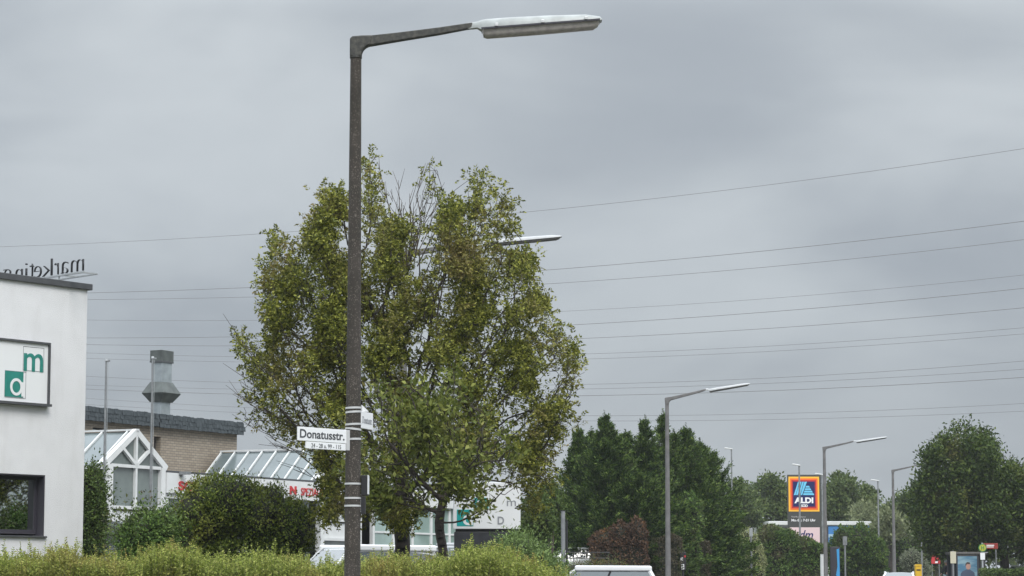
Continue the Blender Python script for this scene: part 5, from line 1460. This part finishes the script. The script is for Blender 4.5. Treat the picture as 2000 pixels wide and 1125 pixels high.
for lab, D, bl, lm, nl in far:
    blobtree(lab, D, bl, lm, nl, 0.34, 0.17, natt=420, depth=2.6, group='far trees', step=0.5)
# treeline far away closing the horizon
tl = []
q = rng.random((52000, 3)); X = -110 + q[:, 0] * 300; top = 5.0 + 1.8 * np.sin(X * 0.16) + 1.3 * np.sin(X * 0.37 + 2) + 0.8 * np.sin(X * 0.9)
c = np.stack([X, 262 + q[:, 1] * 6, 0.4 + top * q[:, 2] ** 0.6], 1)
me = leaf_mesh('treeline', c, rdir(len(c)), 0.9, 0.5)
tag(link('treeline', me, LM_FAR), 'distant treeline closing the view behind the store', 'trees', None, 'stuff')

# ---------------------------------------------------------------- near bushes on the left
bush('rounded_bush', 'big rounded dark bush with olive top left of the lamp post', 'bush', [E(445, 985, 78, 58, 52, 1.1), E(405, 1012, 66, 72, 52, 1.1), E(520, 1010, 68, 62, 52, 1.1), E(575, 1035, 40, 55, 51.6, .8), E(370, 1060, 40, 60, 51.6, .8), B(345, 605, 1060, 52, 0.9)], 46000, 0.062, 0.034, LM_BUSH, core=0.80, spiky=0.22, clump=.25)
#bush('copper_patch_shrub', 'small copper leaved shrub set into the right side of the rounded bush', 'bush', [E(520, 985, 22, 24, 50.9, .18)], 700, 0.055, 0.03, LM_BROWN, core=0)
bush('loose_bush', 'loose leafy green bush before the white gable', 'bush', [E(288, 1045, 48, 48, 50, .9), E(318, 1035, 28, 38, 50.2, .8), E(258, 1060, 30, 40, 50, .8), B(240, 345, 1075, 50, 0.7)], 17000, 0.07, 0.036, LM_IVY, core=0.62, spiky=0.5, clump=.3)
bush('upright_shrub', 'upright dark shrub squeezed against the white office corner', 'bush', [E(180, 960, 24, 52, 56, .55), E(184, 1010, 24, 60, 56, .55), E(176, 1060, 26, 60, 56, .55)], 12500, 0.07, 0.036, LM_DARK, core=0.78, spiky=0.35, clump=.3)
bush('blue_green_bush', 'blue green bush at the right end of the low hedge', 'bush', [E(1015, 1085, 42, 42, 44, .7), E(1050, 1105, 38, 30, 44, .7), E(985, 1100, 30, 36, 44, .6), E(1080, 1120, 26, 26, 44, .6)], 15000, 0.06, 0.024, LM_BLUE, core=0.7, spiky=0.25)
bush('dark_shrub', 'dark shrub filling the gap behind the tree and the box sign', 'bush', [E(1050, 1010, 34, 50, 92, 1.0), E(1075, 985, 26, 44, 95, 1.0), E(1030, 1040, 20, 30, 92, .8)], 9000, 0.13, 0.06, LM_DARK)
bush('roadside_weeds', 'rusty weeds and small leafy plants at the kerb by the railing', 'plant', [E(1120, 1112, 34, 14, 99, .4), E(1150, 1110, 30, 14, 99, .4), E(1190, 1107, 40, 12, 99, .4)], 2200, 0.10, 0.03, leafmat('leaves_rusty', (0.06, 0.09, 0.03), (0.12, 0.14, 0.04), (0.17, 0.09, 0.05)), core=0.5, spiky=.4)

# the low yellow green hedge: hundreds of upright shoots with small paired leaves
prof = [(-120, 1075), (0, 1080), (60, 1078), (95, 1082), (140, 1068), (165, 1092), (250, 1090), (320, 1074), (345, 1066), (370, 1084), (450, 1088), (520, 1082), (600, 1096), (690, 1098), (750, 1090), (800, 1092), (870, 1084), (925, 1072), (960, 1078), (1010, 1088), (1060, 1102), (1110, 1124)]
pxs = np.array([p[0] for p in prof], float); pys = np.array([p[1] for p in prof], float)
x0w, x1w = P(-120, 1100, 42).x, P(1105, 1100, 42).x
hz0 = g(-4, 42)
lh = thing('low_hedge', 'long loose yellow green hedge along the bottom before office and bushes', 'hedge', ((x0w + x1w) / 2, 42, hz0), 0)
off = np.array([(x0w + x1w) / 2, 42, hz0])
ns = 4600
sx_ = rng.uniform(x0w, x1w, ns); sy_ = rng.uniform(40.9, 43.2, ns)
pxx = 1000 + sx_ / sy_ * FPX
topy = np.interp(pxx, pxs, pys)
lump = 9 * np.sin(pxx * 0.031) + 8 * np.sin(pxx * 0.083 + 1) * np.sin(pxx * 0.013) + 6 * np.sin(pxx * .17 + 2 * np.sin(pxx * .05))
topz = EYE + (HORIZON - topy - lump * 0.6 - 8 + rng.exponential(8.0, ns).clip(0, 42) - 6) * sy_ / FPX
wisp = pxx < 165
topz = np.where(wisp & (rng.random(ns) < 0.62), topz - 0.12 * rng.random(ns), topz)
lean = rng.normal(size=(ns, 2)) * 0.085
h = topz - hz0
cs, ds, Ls, Ws = [], [], [], []
NP = 15
for k in range(NP):
    t = 1 - (k / NP) * 0.62 * np.minimum(1, 0.8 / h) * 1.0 - 0.01
    zc = hz0 + h * t
    p = np.stack([sx_ + lean[:, 0] * (t - 0.5) * 2, sy_ + lean[:, 1] * (t - 0.5) * 2, zc], 1)
    a = rng.uniform(0, math.pi, ns)
    for s in (0, math.pi):
        d = np.stack([np.cos(a + s), np.sin(a + s), np.full(ns, 0.65 + 0.3 * (k < 2))], 1)
        cs.append(p); ds.append(unit(d + rng.normal(size=(ns, 3)) * 0.2)); Ls.append(np.full(ns, 0.034 + 0.026 * min(1, k / 4)) * rng.uniform(.7, 1.3, ns)); Ws.append(np.full(ns, 0.018 + 0.012 * min(1, k / 4)))
nf = 26000
fx, fy = rng.uniform(x0w, x1w, nf), rng.uniform(40.7, 43.4, nf)
cs.append(np.stack([fx, fy, hz0 + rng.random(nf) * 1.05], 1)); ds.append(rdir(nf, .4)); Ls.append(np.full(nf, .06)); Ws.append(np.full(nf, .03))
c, d, Ls, Ws = map(np.concatenate, (cs, ds, Ls, Ws))
me = leaf_mesh('foliage', c - off, d, Ls, Ws)
tag(link('foliage', me, LM_LOW, lh), kind='stuff')
# stems as thin three sided sticks
K = 3; V = np.empty((ns, 2 * K, 3)); bz = np.stack([sx_ - lean[:, 0] * .6, sy_ - lean[:, 1] * .6, np.full(ns, hz0)], 1); tz = np.stack([sx_ + lean[:, 0], sy_ + lean[:, 1], topz], 1)
for k in range(K):
    a = 2 * math.pi * k / K; o_ = np.array([math.cos(a), math.sin(a), 0])
    V[:, k] = bz + o_ * 0.005; V[:, K + k] = tz + o_ * 0.0016
base = np.arange(ns) * 2 * K
F = np.concatenate([np.stack([base + k, base + (k + 1) % K, base + K + (k + 1) % K, base + K + k], 1) for k in range(K)])
tag(link('stems', mesh_np('stems', (V - off).reshape(-1, 3), F, 4), M_TWIG, lh), kind='stuff')

# grass and weeds on the verge (below the picture, but the ground is there)
ng = 16000
gx, gy = rng.uniform(-14, -3.4, ng), rng.uniform(20, 48, ng)
gz_ = np.array([g(a, b_) for a, b_ in zip(gx, gy)]) - 0.03
me = leaf_mesh('grass', np.stack([gx, gy, gz_], 1), rdir(ng, 2.2), rng.uniform(.05, .16, ng), 0.012)
tag(link('grass', me, LM_LOW), 'short rough grass on the verge before the low hedge', 'grass', None, 'stuff')

# ---------------------------------------------------------------- cars
def car(label, x, y, head, paint, length=4.1, height=1.46, kind='hatch', roofpaint=None):
    """local +x = forward"""
    gz = g(x, y); W = 0.86
    o = thing('parked_car' if kind != 'road' else 'car', label, 'car', (x, y, gz), head)
    l2 = length / 2
    st_ = [(-l2, .30, .62, .62), (-l2 + .06, .22, .86, .74), (-l2 + .35, .20, .95, .82), (-l2 * .55, .20, .97, W), (0, .20, .96, W), (l2 * .45, .20, .95, W), (l2 * .62, .20, .90, .84), (l2 - .30, .20, .78, .80), (l2 - .06, .22, .66, .70), (l2, .30, .50, .58)]
    vs = []; K = 12
    for x_, zl, zh, w in st_:
        prof_ = [(-w * .80, zl), (w * .80, zl), (w * .97, zl + .12), (w, zl + .3), (w * .985, zh - .12), (w * .93, zh - .03), (w * .80, zh), (-w * .80, zh), (-w * .93, zh - .03), (-w * .985, zh - .12), (-w, zl + .3), (-w * .97, zl + .12)]
        vs += [(x_, a, b_) for a, b_ in prof_]
    n = len(st_)
    fs = [(i * K + k, i * K + (k + 1) % K, (i + 1) * K + (k + 1) % K, (i + 1) * K + k) for i in range(n - 1) for k in range(K)] + [tuple(range(K)), tuple((n - 1) * K + k for k in range(K))]
    MB().add(vs, fs).build('body', paint, o, True)
    zb, zr = 0.945, height
    rb, rf_ = (-l2 + .42, l2 * .30 - .22) if kind != 'saloon' else (-l2 + 1.0, l2 * .30 - .25)
    bb_, bf = (-l2 + .16, l2 * .62) if kind != 'saloon' else (-l2 + .42, l2 * .60)
    wr, wb = .60, .80
    T = {}
    for s in (-1, 1):
        T['rb', s], T['rf', s], T['bb', s], T['bf', s] = Vector((rb, s * wr, zr - .06)), Vector((rf_, s * wr, zr - .05)), Vector((bb_, s * wb, zb)), Vector((bf, s * wb, zb))
    def glass(nm, a, b_, c_, d_):
        q = MB(); nrm_ = (b_ - a).cross(d_ - a).normalized() * 0.012
        q.add([a - nrm_, b_ - nrm_, c_ - nrm_, d_ - nrm_, a + nrm_, b_ + nrm_, c_ + nrm_, d_ + nrm_], [(0, 1, 2, 3), (7, 6, 5, 4), (0, 4, 5, 1), (1, 5, 6, 2), (2, 6, 7, 3), (3, 7, 4, 0)])
        return q.build(nm, M_CARGLASS, o)
    glass('windscreen', T['bf', -1], T['bf', 1], T['rf', 1], T['rf', -1])
    glass('rear_window', T['bb', -1], T['bb', 1], T['rb', 1], T['rb', -1])
    for s in (-1, 1):
        glass('side_window', T['bb', s], T['bf', s], T['rf', s], T['rb', s])
        MB().bar(T['bf', s], T['rf', s], .07, .05).build('pillar', paint, o)
        MB().bar(T['bb', s], T['rb', s], .09, .06).build('pillar', paint, o)
        ov = Vector((0, s * .045, 0.0))
        MB().bar(T['rb', s] + ov + Vector((-.08, 0, 0)), T['rf', s] + ov + Vector((.08, 0, 0)), .09, .15 if kind == 'hatch' else .07).build('cant_rail', roofpaint or paint, o, bevel=.045, segs=4)
        m0 = T['bb', s].lerp(T['bf', s], .48); m1 = T['rb', s].lerp(T['rf', s], .52)
        MB().bar(m0, m1, .07, .05).build('pillar', M_BLACK, o)
        MB().box(bf - .35, bf - .18, s * .86 - .10, s * .86 + .10, zb + .0, zb + .14).build('mirror', paint, o, bevel=.04)
    # crowned roof
    rv = []; nx_, ny_ = 12, 8
    for i in range(nx_ + 1):
        for j in range(ny_ + 1):
            u_, v_ = i / nx_, j / ny_ * 2 - 1
            xx = rb - .05 + (rf_ + .07 - rb + .05) * u_
            dip = .075 * (2 * u_ - 1) ** 4 + .085 * abs(v_) ** 5 + (.05 * (1 - u_) if kind == 'hatch' else 0.02)
            rv.append((xx, v_ * (wr + .05), zr - dip))
    rfc = [(i * (ny_ + 1) + j, (i + 1) * (ny_ + 1) + j, (i + 1) * (ny_ + 1) + j + 1, i * (ny_ + 1) + j + 1) for i in range(nx_) for j in range(ny_)]
    ro = MB().add(rv, rfc).build('roof', roofpaint or paint, o, True)
    md = ro.modifiers.new('thick', 'SOLIDIFY'); md.thickness = 0.13 if kind == 'hatch' else 0.07; md.offset = -1
    for sx2 in (-1, 1):
        for s in (-1, 1):
            wx = sx2 * l2 * .62
            wq = MB().tube([(wx, s * .86, .31), (wx, s * .66, .31)], .31, 20).build('wheel', M_TYRE, o)
            MB().tube([(wx, s * .875, .31), (wx, s * .85, .31)], .20, 16).build('rim', M_RIM, wq)
        for s in (-1, 1):
            if sx2 > 0: MB().box(l2 - .26, l2 - .10, s * .62 - .14, s * .62 + .12, .58, .70).build('headlight', M_PALEST, o, bevel=.03)
            else: MB().box(-l2 - .02, -l2 + .14, s * .62 - .12, s * .62 + .10, .66, .84).build('tail_light', M_RED, o, bevel=.03)
    MB().box(-l2 - .015, -l2 + .05, -.26, .26, .48, .60).build('number_plate', M_ENAMEL, o)
    MB().box(l2 - .05, l2 + .015, -.26, .26, .36, .47).build('number_plate', M_ENAMEL, o)
    return o
c1_ = P(1197, 1110, 70)
car('white roofed hatchback on the road in front of the brown hedge', c1_.x - 0.56, 70, R(176), M_CARW, 3.9, P(1170, 1106.5, 70).z - g(c1_.x, 70), 'hatch')
c2_ = P(1757, 1118, 120)
car('white car on the road beside the yellow box', c2_.x, 120, R(258), M_CARW, 4.2, P(1755, 1117, 120).z - g(c2_.x, 120), 'hatch')
for px, py, D, hd, pt, kd, lab in ((690, 1066, 58, 215, M_CARW, 'hatch', 'white parked car half hidden behind the tall lamp post'),
                                   (868, 1066, 66, 120, M_CARW, 'saloon', 'white parked car behind the trunk of the broad leaved tree'),
                                   (990, 1061, 66, 322, M_CARS, 'hatch', 'silver parked car with dark windows right of the box sign'),
                                   (1126, 1069, 110, 190, M_CARW, 'saloon', 'white parked saloon behind the dark railing'),
                                   (1985, 1104, 142, 184, M_CARS, 'saloon', 'pale silver car parked behind the low dark hedge')):
    b = P(px, 1120, D); gz = g(b.x, D)
    car(lab, b.x, D, R(hd), pt, 4.3, P(px, py, D).z - gz, kd)

# ---------------------------------------------------------------- person at the bus stop
D = 139.0
b = P(1849, 1100, D); gz = 0.62 * smooth(139, 100, 156) + 0.12
Hh = P(1849, 1094, D).z - gz
pz = thing('person', 'grey haired person in dark jacket and light trousers walking by the bus shelter', 'person', (b.x, D, gz), R(200))
s = Hh / 1.75
def skinned(name, joints, edges, m, parent, lvl=2):
    me = bpy.data.meshes.new(name); me.from_pydata([tuple(Vector(j[0]) * s) for j in joints], edges, [])
    o = bpy.data.objects.new(name, me); COL.objects.link(o); o.parent = parent; me.materials.append(m)
    md = o.modifiers.new('skin', 'SKIN'); md.use_smooth_shade = True
    for i, j in enumerate(joints):
        sv = me.skin_vertices[0].data[i]; r_ = j[1] if isinstance(j[1], tuple) else (j[1], j[1]); sv.radius = (r_[0] * s, r_[1] * s); sv.use_root = (i == 0)
    o.modifiers.new('sub', 'SUBSURF').levels = lvl; o.modifiers['sub'].render_levels = lvl
    return o
SKIN = mat('skin', (0.42, 0.25, 0.19), 0.6); JACK = mat('jacket_dark', (0.018, 0.016, 0.022), 0.85, var=0.3, scale=5); TROU = mat('trousers_pale', (0.33, 0.42, 0.44), 0.85, var=0.2); HAIR = mat('hair_grey', (0.38, 0.38, 0.38), 0.8)
body = [((0, 0, .95), (.14, .11)), ((0, 0, 1.12), (.13, .10)), ((.01, 0, 1.30), (.155, .11)), ((.02, 0, 1.42), (.10, .09)), ((.04, 0, 1.49), .050), ((.06, 0, 1.58), (.075, .085)), ((.06, 0, 1.67), (.075, .085)),
        ((0, .10, .90), .095), ((.13, .11, .50), .062), ((.05, .11, .10), .042), ((.16, .11, .05), .035),
        ((0, -.10, .90), .095), ((-.06, -.11, .50), .062), ((-.28, -.11, .14), .042), ((-.20, -.11, .06), .035),
        ((.02, .20, 1.38), .055), ((-.06, .25, 1.12), .042), ((.08, .25, .90), .032), ((.12, .25, .82), .03),
        ((.02, -.20, 1.38), .055), ((.10, -.25, 1.12), .042), ((.24, -.24, .95), .032), ((.29, -.24, .88), .03)]
ed = [(0, 1), (1, 2), (2, 3), (3, 4), (4, 5), (5, 6), (0, 7), (7, 8), (8, 9), (9, 10), (0, 11), (11, 12), (12, 13), (13, 14), (3, 15), (15, 16), (16, 17), (17, 18), (3, 19), (19, 20), (20, 21), (21, 22)]
skinned('body', body, ed, SKIN, pz)
jk = [((0, 0, .86), (.175, .145)), ((0, 0, 1.12), (.165, .13)), ((.01, 0, 1.30), (.185, .14)), ((.02, 0, 1.43), (.12, .11)), ((.02, .20, 1.38), .078), ((-.06, .25, 1.12), .062), ((.07, .25, .93), .05),
      ((.02, -.20, 1.38), .078), ((.10, -.25, 1.12), .062), ((.22, -.24, .98), .05)]
skinned('jacket', jk, [(0, 1), (1, 2), (2, 3), (3, 4), (4, 5), (5, 6), (3, 7), (7, 8), (8, 9)], JACK, pz)
tj = [((0, 0, .92), (.16, .13)), ((0, .10, .86), .115), ((.13, .11, .50), .085), ((.05, .11, .14), .065), ((0, -.10, .86), .115), ((-.06, -.11, .50), .085), ((-.27, -.11, .18), .065)]
skinned('trousers', tj, [(0, 1), (1, 2), (2, 3), (0, 4), (4, 5), (5, 6)], TROU, pz)
lumpy('hair', (.04 * s, 0, 1.665 * s), (.115 * s, .100 * s, .105 * s), HAIR, pz, 0.03, 16)
nf_ = MB(); nf_.prism([(.145 * s, 1.60 * s), (.175 * s, 1.585 * s), (.145 * s, 1.645 * s)], -.012 * s, .012 * s); nf_.build('nose', SKIN, pz)
for sg in (-1, 1):
    MB().tube([(.137 * s, sg * .03 * s, 1.635 * s), (.146 * s, sg * .03 * s, 1.635 * s)], .010 * s, 8).build('eye', M_BLACK, pz)
    MB().tube([(.05 * s, sg * .082 * s, 1.62 * s), (.05 * s, sg * .098 * s, 1.62 * s)], .028 * s, 8).build('ear', SKIN, pz)
    hx, hy, hz2 = (.12, .25, .80) if sg > 0 else (.29, -.24, .86)
    hq = MB()
    for f_ in range(5):
        oy = (f_ - 2) * .018
        ln = (.055, .08, .088, .08, .06)[f_]
        hq.tube([((hx) * s, (hy + oy) * s, hz2 * s), ((hx + .02) * s, (hy + oy) * s, (hz2 - ln * .6) * s), ((hx + .045) * s, (hy + oy * .9) * s, (hz2 - ln) * s)], [.011 * s, .010 * s, .007 * s], 6)
    hq.build('fingers', SKIN, pz, True)
    fx_, fy_, fz_ = (.13, .11, .035) if sg > 0 else (-.2, -.11, .045)
    MB().box((fx_ - .13) * s, (fx_ + .14) * s, (fy_ - .045) * s, (fy_ + .045) * s, 0.0, .09 * s).build('shoe', M_BLACK, pz, bevel=.02)

# ---------------------------------------------------------------- haze over the distance
hzb = MB().box(-1480, 1480, -280, 2900, -1.5, 26.0).mesh('haze')
hm = bpy.data.materials.new('haze_air'); hm.use_nodes = True
hn, hl = hm.node_tree.nodes, hm.node_tree.links
hn.clear()
ho = hn.new('ShaderNodeOutputMaterial'); hv = hn.new('ShaderNodeVolumePrincipled')
hv.inputs['Color'].default_value = (0.86, 0.90, 0.94, 1); hv.inputs['Density'].default_value = 0.0002
hl.new(hv.outputs[0], ho.inputs['Volume'])
tag(link('haze', hzb, hm), kind='stuff')
